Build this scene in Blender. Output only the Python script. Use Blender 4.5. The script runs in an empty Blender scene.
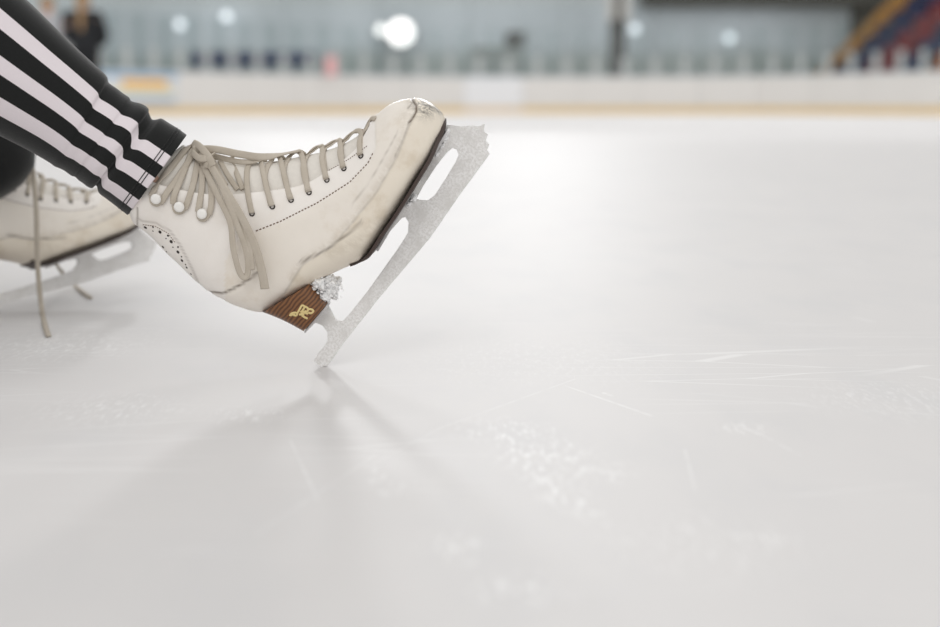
import bpy, bmesh, math, random
from mathutils import Vector, Matrix, noise
from mathutils.bvhtree import BVHTree

random.seed(7)
scene = bpy.context.scene
COL = scene.collection
PI = math.pi

# ------------------------------------------------------------------ camera
FPX = 1305.0
CX, CY = 470.0, 313.5
CAM_H = 0.25
HORIZON = 106.5
PITCH = math.atan((CY - HORIZON) / FPX)
CAM = Vector((0, 0, CAM_H))
FWD = Vector((0, math.cos(PITCH), -math.sin(PITCH)))
UP = Vector((0, math.sin(PITCH), math.cos(PITCH)))
RIGHT = Vector((1, 0, 0))


def ray(px, py):
    return FWD + RIGHT * ((px - CX) / FPX) - UP * ((py - CY) / FPX)


def at(px, py, Y):
    """world point seen at a pixel, on the vertical plane y = Y"""
    d = ray(px, py)
    return CAM + d * (Y / d.y)


def on_ice(px, py, z=0.0):
    d = ray(px, py)
    return CAM + d * ((z - CAM_H) / d.z)


def project(p):
    q = p - CAM
    k = FPX / q.dot(FWD)
    return CX + q.x * k, CY - q.dot(UP) * k


cam_data = bpy.data.cameras.new('camera')
cam = bpy.data.objects.new('camera', cam_data)
COL.objects.link(cam)
cam.location = CAM
cam.rotation_euler = (PI / 2 - PITCH, 0, 0)
cam_data.sensor_width = 36.0
cam_data.lens = FPX * 36.0 / 940.0
cam_data.clip_start = 0.02
cam_data.clip_end = 400
cam_data.dof.use_dof = True
cam_data.dof.focus_distance = 1.235
cam_data.dof.aperture_fstop = 3.0
scene.camera = cam

vs = scene.view_settings
vs.view_transform = 'Standard'
vs.look = 'None'
vs.gamma = 1.0
vs.exposure = 0.0
vs.use_curve_mapping = False

# ------------------------------------------------------------------ materials


def s2l(c):
    out = []
    for v in c:
        v = v / 255.0
        out.append(v / 12.92 if v <= 0.04045 else ((v + 0.055) / 1.055) ** 2.4)
    return tuple(out) + (1.0,)


class NT:
    def __init__(self, name):
        self.m = bpy.data.materials.new(name)
        self.m.use_nodes = True
        self.t = self.m.node_tree
        self.t.nodes.clear()
        self.out = self.n('ShaderNodeOutputMaterial')
        self.b = self.n('ShaderNodeBsdfPrincipled')
        self.l(self.b.outputs[0], self.out.inputs[0])

    def n(self, kind, **kw):
        nd = self.t.nodes.new(kind)
        for k, v in kw.items():
            setattr(nd, k, v)
        return nd

    def l(self, a, b):
        self.t.links.new(a, b)

    def val(self, sock, v):
        if hasattr(v, 'is_linked') or isinstance(v, bpy.types.NodeSocket):
            self.l(v, sock)
        else:
            sock.default_value = v

    def math(self, op, a, b=None, c=None, clamp=False):
        nd = self.n('ShaderNodeMath', operation=op, use_clamp=clamp)
        self.val(nd.inputs[0], a)
        if b is not None:
            self.val(nd.inputs[1], b)
        if c is not None:
            self.val(nd.inputs[2], c)
        return nd.outputs[0]

    def vmath(self, op, a, b=None, scale=None):
        nd = self.n('ShaderNodeVectorMath', operation=op)
        self.val(nd.inputs[0], a)
        if b is not None:
            self.val(nd.inputs[1], b)
        if scale is not None:
            self.val(nd.inputs['Scale'], scale)
        return nd.outputs['Value'] if op in ('LENGTH', 'DOT_PRODUCT', 'DISTANCE') else nd.outputs[0]

    def coord(self, which='Object'):
        return self.n('ShaderNodeTexCoord').outputs[which]

    def mapping(self, vec, scale=(1, 1, 1), rot=(0, 0, 0)):
        nd = self.n('ShaderNodeMapping')
        self.l(vec, nd.inputs[0])
        nd.inputs['Scale'].default_value = scale
        nd.inputs['Rotation'].default_value = rot
        return nd.outputs[0]

    def noise(self, vec, scale, detail=3.0, rough=0.55):
        nd = self.n('ShaderNodeTexNoise')
        self.l(vec, nd.inputs['Vector'])
        nd.inputs['Scale'].default_value = scale
        nd.inputs['Detail'].default_value = detail
        nd.inputs['Roughness'].default_value = rough
        return nd.outputs['Fac']

    def smooth(self, x, a, b, lo=0.0, hi=1.0):
        nd = self.n('ShaderNodeMapRange', interpolation_type='SMOOTHSTEP')
        self.val(nd.inputs[0], x)
        nd.inputs[1].default_value = a
        nd.inputs[2].default_value = b
        nd.inputs[3].default_value = lo
        nd.inputs[4].default_value = hi
        return nd.outputs[0]

    def mix(self, f, a, b):
        nd = self.n('ShaderNodeMix', data_type='RGBA')
        self.val(nd.inputs[0], f)
        self.val(nd.inputs[6], a)
        self.val(nd.inputs[7], b)
        return nd.outputs[2]

    def attr(self, name):
        return self.n('ShaderNodeAttribute', attribute_name=name).outputs['Fac']

    def bump(self, h, strength=0.3, dist=0.001):
        nd = self.n('ShaderNodeBump')
        self.l(h, nd.inputs['Height'])
        nd.inputs['Strength'].default_value = strength
        nd.inputs['Distance'].default_value = dist
        self.l(nd.outputs[0], self.b.inputs['Normal'])

    def segment(self, vec, a, b, width, soft=0.3):
        """1 on the line a-b, 0 beyond width"""
        a = Vector(a)
        ba = Vector(b) - a
        pa = self.vmath('SUBTRACT', vec, tuple(a))
        h = self.math('DIVIDE', self.vmath('DOT_PRODUCT', pa, tuple(ba)), ba.length_squared, clamp=True)
        d = self.vmath('LENGTH', self.vmath('SUBTRACT', pa, self.vmath('SCALE', tuple(ba), scale=h)))
        return self.smooth(d, width * soft, width, 1.0, 0.0)


def plain(name, rgb, rough=0.6, metal=0.0, spec=0.5, nscale=None, namt=0.1, bump=0.0):
    N = NT(name)
    c = s2l(rgb)
    if nscale:
        f = N.noise(N.coord(), nscale, 4.0)
        dark = tuple(x * (1 - namt) for x in c[:3]) + (1,)
        light = tuple(min(1, x * (1 + namt)) for x in c[:3]) + (1,)
        N.l(N.mix(f, dark, light), N.b.inputs['Base Color'])
        if bump:
            N.bump(f, bump)
    else:
        N.b.inputs['Base Color'].default_value = c
    N.b.inputs['Roughness'].default_value = rough
    N.b.inputs['Metallic'].default_value = metal
    N.b.inputs['Specular IOR Level'].default_value = spec
    return N.m


def emitter(name, rgb, strength):
    N = NT(name)
    N.b.inputs['Base Color'].default_value = (0.8, 0.8, 0.8, 1)
    N.b.inputs['Emission Color'].default_value = s2l(rgb)
    N.b.inputs['Emission Strength'].default_value = strength
    return N.m


# ice ---------------------------------------------------------------------
def ice_material():
    N = NT('rink_ice')
    p = N.coord('Object')
    big = N.noise(p, 1.3, 3.0)
    mid = N.noise(N.mapping(p, (1, 0.45, 1), (0, 0, 0.5)), 9.0, 5.0)
    fine = N.noise(p, 160.0, 4.0, 0.7)
    base = N.mix(big, s2l((212, 210, 209)), s2l((220, 218, 217)))
    base = N.mix(N.math('MULTIPLY', N.smooth(mid, 0.42, 0.75), 0.4), base, s2l((205, 205, 206)))
    # fine skate scratches in three directions
    acc = None
    for rot, sc, thr, seed in ((0.6, (3.0, 34, 1), 0.012, 1.0), (-0.45, (2.4, 26, 1), 0.012, 5.0), (1.9, (2.8, 40, 1), 0.010, 9.0)):
        nd = N.n('ShaderNodeTexVoronoi', feature='DISTANCE_TO_EDGE')
        wob = N.vmath('ADD', N.mapping(p, sc, (0, 0, rot)), (seed, seed, 0))
        N.l(wob, nd.inputs['Vector'])
        nd.inputs['Scale'].default_value = 0.55
        line = N.smooth(nd.outputs['Distance'], thr * 0.3, thr, 1.0, 0.0)
        patch = N.smooth(N.noise(N.vmath('ADD', p, (seed * 3, 0, 0)), 2.6, 2.0), 0.52, 0.72)
        line = N.math('MULTIPLY', line, patch)
        acc = line if acc is None else N.math('MAXIMUM', acc, line)
    # individual scratches frosted scrapes, and light patches painted into the white
    def g(px, py):
        q = on_ice(px, py)
        return (q.x, q.y, 0)
    segs = [((366, 468), (440, 428), 0.0016, .35), ((440, 428), (575, 379), 0.0016, .45), ((566, 386), (652, 416), 0.0016, .9),
            ((290, 440), (318, 500), 0.0016, .5), ((255, 535), (375, 455), 0.0018, .35), ((685, 450), (695, 490), 0.0016, .4),
            ((735, 425), (760, 434), 0.004, .5), ((760, 434), (800, 455), 0.002, .35), ((604, 393), (612, 396), 0.003, .9),
            ((900, 412), (940, 415), 0.002, .6), ((30, 415), (110, 408), 0.003, .3)]
    sacc = None
    pj = N.vmath('ADD', p, N.vmath('SCALE', N.n('ShaderNodeTexNoise').outputs['Color'], scale=0.0))
    for a, b, w, k in segs:
        s = N.math('MULTIPLY', N.segment(pj, g(*a), g(*b), w), k)
        sacc = s if sacc is None else N.math('MAXIMUM', sacc, s)
    crumbs = N.smooth(N.noise(N.mapping(p, (1.0, 0.25, 1), (0, 0, 0.12)), 190.0, 6.0, 0.75), 0.47, 0.66)
    frost_and_light = None
    for c, r, k in (((545, 455), 0.055, 1.0), ((500, 430), 0.06, .55), ((585, 470), 0.05, .6), ((250, 415), 0.05, .5), ((110, 410), 0.09, .5), ((900, 400), 0.12, .3),
                    ((60, 345), 0.14, .5), ((745, 428), 0.03, .6), ((450, 545), 0.03, .7), ((700, 545), 0.09, .3), ((520, 590), 0.04, .6), ((770, 540), 0.03, .5), ((550, 360), 0.2, .2)):  # the spot nearest the foreground blade shadow is painted light
        d = N.vmath('DISTANCE', p, g(*c))
        m = N.math('MULTIPLY', N.smooth(d, r * 0.1, r, 1.0, 0.0), k)
        frost_and_light = m if frost_and_light is None else N.math('MAXIMUM', frost_and_light, m)
    for a, b, w, k in (((500, 432), (560, 500), .022, .9), ((520, 424), (590, 520), .020, .8), ((545, 430), (610, 480), .016, .6), ((372, 470), (392, 492), .02, .5), ((440, 535), (462, 560), .016, .6)):  # last two paint the light that falls through gaps in the shadow
        frost_and_light = N.math('MAXIMUM', frost_and_light, N.math('MULTIPLY', N.segment(pj, g(*a), g(*b), w, 0.0), k))
    frost_and_light = N.math('MULTIPLY', frost_and_light, crumbs)
    sacc = N.math('MULTIPLY', sacc, N.smooth(N.noise(p, 60.0, 4.0, 0.7), 0.35, 0.62, 0.1, 0.6))
    white = N.math('MAXIMUM', N.math('MULTIPLY', acc, 0.35), N.math('MAXIMUM', sacc, frost_and_light), clamp=True)
    col = N.mix(white, base, s2l((253, 253, 253)))
    N.l(col, N.b.inputs['Base Color'])
    N.l(N.math('MULTIPLY_ADD', white, 0.2, 0.6), N.b.inputs['Roughness'])
    N.b.inputs['IOR'].default_value = 1.31
    N.b.inputs['Specular IOR Level'].default_value = 0.5
    h = N.math('ADD', N.math('MULTIPLY', fine, 0.25), mid)
    N.bump(h, 0.14, 0.002)
    return N.m


M = {}
M['ice'] = ice_material()
M['white_board'] = plain('white_board_plastic', (222, 219, 215), 0.4, nscale=3, namt=0.03)
M['whiter_board'] = plain('fresh_white_board_plastic', (231, 231, 232), 0.4, nscale=3, namt=0.02)
M['kick'] = plain('yellow_kick_plate_plastic', (222, 194, 142), 0.45, nscale=4, namt=0.06)
M['kick_pale'] = plain('pale_kick_plate_plastic', (226, 205, 176), 0.45)
M['cap'] = plain('pale_blue_cap_rail', (186, 196, 204), 0.4)
M['post'] = plain('pale_metal_post', (176, 180, 179), 0.5, 0.0)
M['navy'] = plain('navy_plastic', (48, 58, 94), 0.5)
M['red'] = plain('brick_red_plastic', (134, 58, 60), 0.5)
M['seat_orange'] = plain('orange_plastic', (214, 140, 80), 0.5)
M['orange'] = plain('ochre_painted_concrete', (190, 142, 78), 0.6, nscale=2, namt=0.08)
M['concrete'] = plain('stand_concrete', (96, 92, 96), 0.8, nscale=2, namt=0.12)
M['dark_wall'] = plain('dark_wall_paint', (86, 86, 80), 0.8, nscale=1, namt=0.1)
M['column'] = plain('dark_steel_column', (86, 88, 86), 0.6, nscale=2, namt=0.1)
M['pale_box'] = plain('pale_sheet_metal', (205, 203, 198), 0.5)
M['pink'] = plain('pink_paper', (228, 172, 172), 0.7)
M['grey_kit'] = plain('grey_green_sheet_metal', (138, 146, 144), 0.6, nscale=3)
M['lens'] = emitter('lit_floodlight_lens', (255, 253, 250), 1.7)
M['lamp'] = emitter('lit_lamp_globe', (222, 233, 240), 1.25)
M['housing'] = plain('grey_lamp_housing', (170, 174, 176), 0.4, 0.2)
M['black'] = plain('black_knit_fabric', (30, 31, 31), 0.85, spec=0.2, nscale=900, namt=0.35, bump=0.3)
for k_ in ('black',):
    b_ = M[k_].node_tree.nodes['Principled BSDF']
    b_.inputs['Sheen Weight'].default_value = 0.25
    b_.inputs['Sheen Roughness'].default_value = 0.4
M['stripe'] = plain('white_stripe_tape', (226, 218, 222), 0.7, spec=0.3, nscale=1200, namt=0.06, bump=0.2)
M['fleece'] = plain('black_fleece', (24, 26, 34), 0.95, spec=0.1, nscale=300, namt=0.5, bump=0.6)
M['skin'] = plain('skin', (226, 186, 164), 0.55, nscale=60, namt=0.05)
M['hair'] = plain('blond_hair', (160, 128, 92), 0.5, nscale=80, namt=0.3)
M['brown_hair'] = plain('brown_hair', (120, 84, 56), 0.5, nscale=80, namt=0.3)
M['jacket_black'] = plain('black_jacket_cloth', (22, 24, 28), 0.8, nscale=40, namt=0.2)
M['jacket_grey'] = plain('pale_grey_jacket_cloth', (178, 178, 182), 0.8, nscale=40, namt=0.1)
M['white_leather'] = plain('white_skate_leather', (225, 220, 212), 0.5)
M['eyelet_dark'] = plain('dark_eyelet', (52, 44, 38), 0.5, 0.3)
M['stitch'] = plain('brown_thread', (120, 100, 84), 0.8)
M['hook'] = plain('white_enamelled_hook', (238, 236, 232), 0.3)
M['sole'] = plain('dark_brown_sole_edge', (62, 48, 42), 0.55, nscale=300, namt=0.3)
M['gold'] = plain('gold_foil_emblem', (226, 205, 146), 0.4, 0.15)
M['lining'] = plain('pale_tongue_felt', (224, 219, 211), 0.9, nscale=300, namt=0.08, bump=0.4)


def wall_material():
    N = NT('hall_wall_cladding')
    p = N.coord('Object')
    sep = N.n('ShaderNodeSeparateXYZ')
    N.l(p, sep.inputs[0])
    z = sep.outputs[2]
    n = N.noise(N.mapping(p, (0.5, 0.5, 0.25)), 0.45, 3.0)
    low = s2l((166, 175, 172))
    midc = s2l((204, 214, 219))
    top = s2l((200, 207, 205))
    c = N.mix(N.smooth(N.math('ADD', z, N.math('MULTIPLY', n, 1.2)), 2.6, 3.7), low, midc)
    c = N.mix(N.smooth(z, 4.4, 5.1), c, top)
    joint = N.math('PINGPONG', sep.outputs[0], 2.0)
    c = N.mix(N.smooth(joint, 0.0, 0.06, 0.35, 0.0), c, s2l((110, 118, 120)))
    c = N.mix(N.math('MULTIPLY', N.smooth(n, 0.4, 0.7), 0.25), c, s2l((128, 142, 142)))
    N.l(c, N.b.inputs['Base Color'])
    N.b.inputs['Roughness'].default_value = 0.6
    return N.m


M['wall'] = wall_material()


def glass_material():
    N = NT('clear_rink_glass')
    N.t.nodes.remove(N.b)
    tr = N.n('ShaderNodeBsdfTransparent')
    tr.inputs[0].default_value = (0.93, 0.95, 0.95, 1)
    gl = N.n('ShaderNodeBsdfGlossy')
    gl.inputs['Roughness'].default_value = 0.03
    mx = N.n('ShaderNodeMixShader')
    mx.inputs[0].default_value = 0.04
    N.l(tr.outputs[0], mx.inputs[1])
    N.l(gl.outputs[0], mx.inputs[2])
    N.l(mx.outputs[0], N.out.inputs[0])
    return N.m


M['glass'] = glass_material()


def leather_material():
    N = NT('worn_white_leather')
    p = N.coord('Object')
    base = s2l((240, 235, 229))
    yel = s2l((233, 224, 209))
    c = N.mix(N.attr('vamp'), base, yel)
    n1 = N.noise(p, 28.0, 5.0, 0.65)
    n2 = N.noise(N.mapping(p, (1, 1, 0.5), (0, 0.6, 0)), 140.0, 5.0, 0.7)
    c = N.mix(N.math('MULTIPLY', N.smooth(n1, 0.48, 0.72), N.math('MULTIPLY_ADD', N.attr('vamp'), 0.45, 0.12)), c, s2l((206, 190, 166)))
    sc = N.math('MULTIPLY', N.attr('scuff'), N.smooth(n2, 0.40, 0.58))
    c = N.mix(N.math('MULTIPLY', sc, 0.8), c, s2l((92, 86, 80)))
    n3 = N.noise(p, 330.0, 4.0, 0.75)
    c = N.mix(N.math('MULTIPLY', N.math('MULTIPLY', N.attr('scuff'), N.smooth(n3, 0.46, 0.56)), 0.75), c, s2l((84, 80, 76)))
    streak = N.math('MULTIPLY', N.attr('streak'), N.smooth(n2, 0.34, 0.58))
    c = N.mix(N.math('MULTIPLY', streak, 0.42), c, s2l((168, 152, 128)))
    c = N.mix(N.math('MULTIPLY', N.attr('seam'), 0.85, clamp=True), c, s2l((98, 82, 66)))
    N.l(c, N.b.inputs['Base Color'])
    N.b.inputs['Roughness'].default_value = 0.42
    N.b.inputs['Specular IOR Level'].default_value = 0.45
    h = N.math('ADD', N.noise(p, 420.0, 3.0), N.math('MULTIPLY', n1, 3.0))
    N.bump(h, 0.10, 0.001)
    return N.m


M['leather'] = leather_material()


def metal_material():
    N = NT('frosted_blade_steel')
    p = N.coord()
    n = N.noise(p, 420.0, 6.0, 0.7)
    n2 = N.noise(p, 60.0, 3.0)
    f = N.math('MULTIPLY', N.smooth(n, 0.38, 0.6), N.smooth(n2, 0.25, 0.6))
    N.l(N.mix(f, s2l((218, 216, 213)), s2l((240, 239, 238))), N.b.inputs['Base Color'])
    N.l(N.math('SUBTRACT', 0.06, N.math('MULTIPLY', f, 0.05)), N.b.inputs['Metallic'])
    N.l(N.math('MULTIPLY_ADD', f, 0.35, 0.38), N.b.inputs['Roughness'])
    N.bump(n, 0.35, 0.001)
    return N.m


M['steel'] = metal_material()
M['plate'] = plain('pale_plate_steel', (214, 212, 212), 0.5, 0.2, nscale=200, namt=0.1)


def heel_material():
    N = NT('stacked_leather_heel')
    p = N.coord()
    q = N.mapping(p, (1, 1, 1), (0, -0.10, 0))
    w = N.n('ShaderNodeTexWave', wave_type='BANDS', bands_direction='Z')
    N.l(q, w.inputs[0])
    w.inputs['Scale'].default_value = 90.0
    w.inputs['Distortion'].default_value = 3.2
    w.inputs['Detail'].default_value = 3.0
    w.inputs['Detail Scale'].default_value = 0.8
    n = N.noise(N.mapping(p, (1, 1, 6), (0, -0.10, 0)), 160.0, 4.0)
    c = N.mix(w.outputs['Fac'], s2l((66, 40, 24)), s2l((144, 98, 60)))
    c = N.mix(N.math('MULTIPLY', n, 0.6), c, s2l((112, 72, 42)))
    N.l(c, N.b.inputs['Base Color'])
    N.b.inputs['Roughness'].default_value = 0.35
    N.bump(w.outputs['Fac'], 0.15, 0.0005)
    return N.m


M['heel'] = heel_material()


def lace_material():
    N = NT('woven_lace')
    p = N.coord()
    n = N.noise(p, 900.0, 3.0)
    n2 = N.noise(p, 60.0, 3.0)
    c = N.mix(n2, s2l((184, 174, 159)), s2l((210, 202, 190)))
    c = N.mix(N.math('MULTIPLY', n, 0.4), c, s2l((158, 148, 133)))
    N.l(c, N.b.inputs['Base Color'])
    N.b.inputs['Roughness'].default_value = 0.9
    N.b.inputs['Specular IOR Level'].default_value = 0.15
    N.bump(n, 0.4, 0.0006)
    return N.m


M['lace'] = lace_material()


def snow_material():
    N = NT('packed_snow')
    N.b.inputs['Base Color'].default_value = s2l((252, 252, 252))
    N.b.inputs['Roughness'].default_value = 0.9
    N.b.inputs['Subsurface Weight'].default_value = 0.0
    N.bump(N.noise(N.coord(), 500.0, 4.0), 0.5, 0.001)
    return N.m


M['snow'] = snow_material()


def ad_material():
    N = NT('printed_board_advert')
    p = N.coord('Generated')
    sep = N.n('ShaderNodeSeparateXYZ')
    N.l(p, sep.inputs[0])
    x, z = sep.outputs[0], sep.outputs[2]

    def box(x0, x1, z0, z1):
        a = N.math('MULTIPLY', N.math('GREATER_THAN', x, x0), N.math('LESS_THAN', x, x1))
        b = N.math('MULTIPLY', N.math('GREATER_THAN', z, z0), N.math('LESS_THAN', z, z1))
        return N.math('MULTIPLY', a, b)
    c = N.mix(box(0, 1, 0.85, 1.1), s2l((214, 216, 216)), s2l((146, 176, 204)))
    c = N.mix(box(0.30, 0.86, 0.55, 0.82), c, s2l((236, 186, 104)))
    c = N.mix(box(0.10, 0.94, 0.34, 0.48), c, s2l((214, 208, 170)))
    c = N.mix(box(0.05, 0.95, 0.04, 0.26), c, s2l((176, 188, 204)))
    N.l(c, N.b.inputs['Base Color'])
    N.b.inputs['Roughness'].default_value = 0.5
    return N.m


M['advert'] = ad_material()

# ------------------------------------------------------------------ object helpers


def link(name, me, mat=None, parent=None, smooth=True):
    o = bpy.data.objects.new(name, me)
    COL.objects.link(o)
    for m in (mat if isinstance(mat, (list, tuple)) else [mat]):
        if m is not None:
            me.materials.append(m)
    if parent is not None:
        o.parent = parent
    if smooth:
        for p in me.polygons:
            p.use_smooth = True
    return o


def mesh(name, V, F, mat=None, parent=None, smooth=True, autosmooth=False):
    me = bpy.data.meshes.new(name)
    me.from_pydata([tuple(v) for v in V], [], F)
    me.validate()
    bm = bmesh.new()
    bm.from_mesh(me)
    bmesh.ops.recalc_face_normals(bm, faces=bm.faces)
    bm.to_mesh(me)
    bm.free()
    o = link(name, me, mat, parent, smooth)
    if autosmooth:
        me.set_sharp_from_angle(angle=math.radians(35))
    return o


def thing(name, label, cat, loc=(0, 0, 0), group=None):
    o = bpy.data.objects.new(name, None)
    COL.objects.link(o)
    o.empty_display_size = 0.05
    o.location = loc
    return tag(o, label, cat, group)


def tag(o, label, cat, group=None, kind=None):
    if label:
        o['label'] = label
    if cat:
        o['category'] = cat
    if group:
        o['group'] = group
    if kind:
        o['kind'] = kind
    return o


def structure(o):
    o['kind'] = 'structure'
    return o


def bake(o):
    """apply modifiers"""
    dg = bpy.context.evaluated_depsgraph_get()
    me = bpy.data.meshes.new_from_object(o.evaluated_get(dg))
    old = o.data
    o.modifiers.clear()
    o.data = me
    if old.users == 0:
        (bpy.data.meshes if isinstance(old, bpy.types.Mesh) else bpy.data.curves).remove(old)
    return o


def box_vf(c, s, M3=None):
    V = []
    for dx in (-.5, .5):
        for dy in (-.5, .5):
            for dz in (-.5, .5):
                v = Vector((dx * s[0], dy * s[1], dz * s[2]))
                if M3 is not None:
                    v = M3 @ v
                V.append(Vector(c) + v)
    F = [(0, 1, 3, 2), (4, 6, 7, 5), (0, 4, 5, 1), (2, 3, 7, 6), (0, 2, 6, 4), (1, 5, 7, 3)]
    return V, F


def box(name, c, s, mat, parent=None, bevel=0.0, M3=None):
    V, F = box_vf(c, s, M3)
    o = mesh(name, V, F, mat, parent, smooth=False)
    if bevel:
        bm = bmesh.new()
        bm.from_mesh(o.data)
        bmesh.ops.bevel(bm, geom=list(bm.edges), offset=bevel, segments=2, affect='EDGES', profile=0.6)
        bm.to_mesh(o.data)
        bm.free()
    return o


def crom(P, t):
    """Catmull-Rom through the tuples/vectors P at t in 0..len-1"""
    n = len(P)
    i = min(int(t), n - 2)
    f = t - i
    p0, p1, p2, p3 = P[max(i - 1, 0)], P[i], P[i + 1], P[min(i + 2, n - 1)]
    return [0.5 * (2 * b + (c - a) * f + (2 * a - 5 * b + 4 * c - d) * f * f + (3 * b - a - 3 * c + d) * f ** 3)
            for a, b, c, d in zip(p0, p1, p2, p3)]


def grid_faces(rows, cols, closed=False):
    F = []
    for i in range(rows - 1):
        for j in range(cols if closed else cols - 1):
            k = (j + 1) % cols
            F.append((i * cols + j, i * cols + k, (i + 1) * cols + k, (i + 1) * cols + j))
    return F


def ribbon(pts, nrm, w, th, per=8, nseg=10, endw=None):
    """flat lace: superelliptic section swept through pts, flat side along nrm"""
    n = len(pts)
    R = (n - 1) * per + 1
    V = []
    P = [Vector(crom(pts, k / per)) for k in range(R)]
    Nn = [Vector(crom(nrm, k / per)) for k in range(R)]
    for k in range(R):
        t = (P[min(k + 1, R - 1)] - P[max(k - 1, 0)])
        t = t.normalized() if t.length > 1e-9 else Vector((1, 0, 0))
        nn = Nn[k] - t * Nn[k].dot(t)
        nn = nn.normalized() if nn.length > 1e-6 else t.orthogonal().normalized()
        s = t.cross(nn)
        f = k / (R - 1)
        ww = w if endw is None else w + (endw - w) * f
        for j in range(nseg):
            a = 2 * PI * j / nseg
            ca, sa = math.cos(a), math.sin(a)
            V.append(P[k] + s * (ww / 2 * math.copysign(abs(ca) ** 0.7, ca)) + nn * (th / 2 * math.copysign(abs(sa) ** 0.7, sa)))
    F = grid_faces(R, nseg, True)
    F.append(tuple(range(nseg)))
    F.append(tuple(range((R - 1) * nseg, R * nseg)))
    return V, F


def tube(pts, r, per=6, nseg=8):
    nr = [Vector((0.3, -1, 0.2))] * len(pts)
    return ribbon(pts, nr, 2 * r, 2 * r, per, nseg)


def skin_vf(name, J, E, R, sub=2, root=0):
    """one continuous surface grown round a skeleton; returns verts, faces (world)"""
    me = bpy.data.meshes.new(name)
    me.from_pydata([tuple(j) for j in J], E, [])
    o = bpy.data.objects.new(name, me)
    COL.objects.link(o)
    o.modifiers.new('s', 'SKIN')
    if not me.skin_vertices:
        me.skin_vertices.new()
    for i, v in enumerate(me.skin_vertices[0].data):
        r = R[i]
        v.radius = r if isinstance(r, tuple) else (r, r)
        v.use_root = (i == root)
    sm = o.modifiers.new('u', 'SUBSURF')
    sm.levels = sm.render_levels = sub
    dg = bpy.context.evaluated_depsgraph_get()
    ev = o.evaluated_get(dg).to_mesh()
    V = [v.co.copy() for v in ev.vertices]
    F = [tuple(p.vertices) for p in ev.polygons]
    o.evaluated_get(dg).to_mesh_clear()
    bpy.data.objects.remove(o)
    bpy.data.meshes.remove(me)
    return V, F


def join_vf(*parts):
    V, F = [], []
    for v, f in parts:
        b = len(V)
        V += v
        F += [tuple(i + b for i in q) for q in f]
    return V, F


def sphere_vf(c, r, seg=16, rings=10):
    V, F = [], []
    rr = r if isinstance(r, (tuple, list)) else (r, r, r)
    for i in range(rings + 1):
        a = PI * i / rings
        for j in range(seg):
            b = 2 * PI * j / seg
            V.append(Vector((c[0] + rr[0] * math.sin(a) * math.cos(b), c[1] + rr[1] * math.sin(a) * math.sin(b), c[2] + rr[2] * math.cos(a))))
    return V, grid_faces(rings + 1, seg, True)


def copy_tree(o, parent=None):
    c = o.copy()
    COL.objects.link(c)
    if parent is not None:
        c.parent = parent
    for ch in list(o.children):
        copy_tree(ch, c)
    return c


def local_to(V, loc):
    return [v - Vector(loc) for v in V]

# ------------------------------------------------------------------ the raised skate (right foot)

_r = ray(321, 366.5)
D = _r.y * (-CAM_H / _r.z)                     # distance of the skate: its blade heel stands on the ice
HEEL = at(322, 366.5, D)
HEEL.z = 0.0
TILT = math.atan2(212, 152)
skate = thing('figure_skate', 'white lace-up figure skate in sharp focus, toe raised, heel of the blade on the ice', 'skate', HEEL)
skate.rotation_euler = (0, -TILT, 0)
ROT = Matrix.Rotation(-TILT, 3, 'Y')
INV = ROT.transposed()


def L(px, py, w=0.0):
    """skate-local point seen at a pixel, w metres nearer than the mid-plane of the boot"""
    p = INV @ (at(px, py, D - w) - HEEL)
    return Vector((p.x, -w, p.z))


def px_of(v):
    q = Vector((v.x, -abs(v.y), v.z))
    return project(HEEL + ROT @ q)


# sections: back/bottom point, front/top point, half width (mm), footness, slot edge
SEC = [((123, 203), (182, 139), 33, 0.0, .49), ((129.5, 211), (190, 147), 33, 0.0, .50), ((135.5, 223), (201, 151), 33, 0.0, .55), ((149, 234), (216, 157), 32, 0.0, .60),
       ((165, 250), (236, 160), 32, 0.1, .65), ((182, 266), (258, 160), 34, 0.2, .70), ((200, 283), (280, 158), 36, 0.35, .745),
       ((222, 298), (300, 154), 36, 0.5, .77), ((262, 311), (318, 150), 35, 0.7, .80), ((290, 297), (334, 145), 34, 0.8, .82),
       ((318, 279), (348, 139), 36, 0.9, .845), ((345, 266), (361, 130), 39, 1.0, .885), ((367, 255), (373, 118), 42, 1.0, .99),
       ((384, 231), (383, 110), 44, 1.0, 1), ((401, 206), (392, 104), 45, 1.0, 1), ((417, 180), (401.5, 100.5), 44, 1.0, 1),
       ((430, 158), (412, 98.8), 40, 1.0, 1), ((437, 142), (421, 100.3), 33, 1.0, 1), ((442.5, 129), (432, 105), 23, 0.9, 1),
       ((443.5, 119), (440, 112.5), 9, 0.6, 1)]
SECP = [(L(*b).x, L(*b).z, L(*t).x, L(*t).z, w / 1000.0, f, e) for b, t, w, f, e in SEC]


def half_width(t, W, foot):
    t = min(max(t, 0.0), 1.0)
    u = 2 * t - 1
    round_ = math.sqrt(max(0.0, 1 - u * u))
    if foot <= 0:
        return W * round_
    low = max(0.0, 1 - abs(min(u, 0)) ** 5.0) ** 0.4 if u < 0 else 1.0
    up = max(0.0, 1 - max(0.0, u) ** 2.2) ** 0.62
    sh = low if u < 0 else up
    sh *= 1 - 0.14 * t
    return W * (round_ * (1 - foot) + sh * foot)


def sec_point(s, t, shrink=0.0):
    bx, bz, tx, tz, W, foot, e = crom(SECP, s)
    w = half_width(t, max(W - shrink, 0.002), foot)
    return Vector((bx + (tx - bx) * t, -w, bz + (tz - bz) * t)), e


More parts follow.
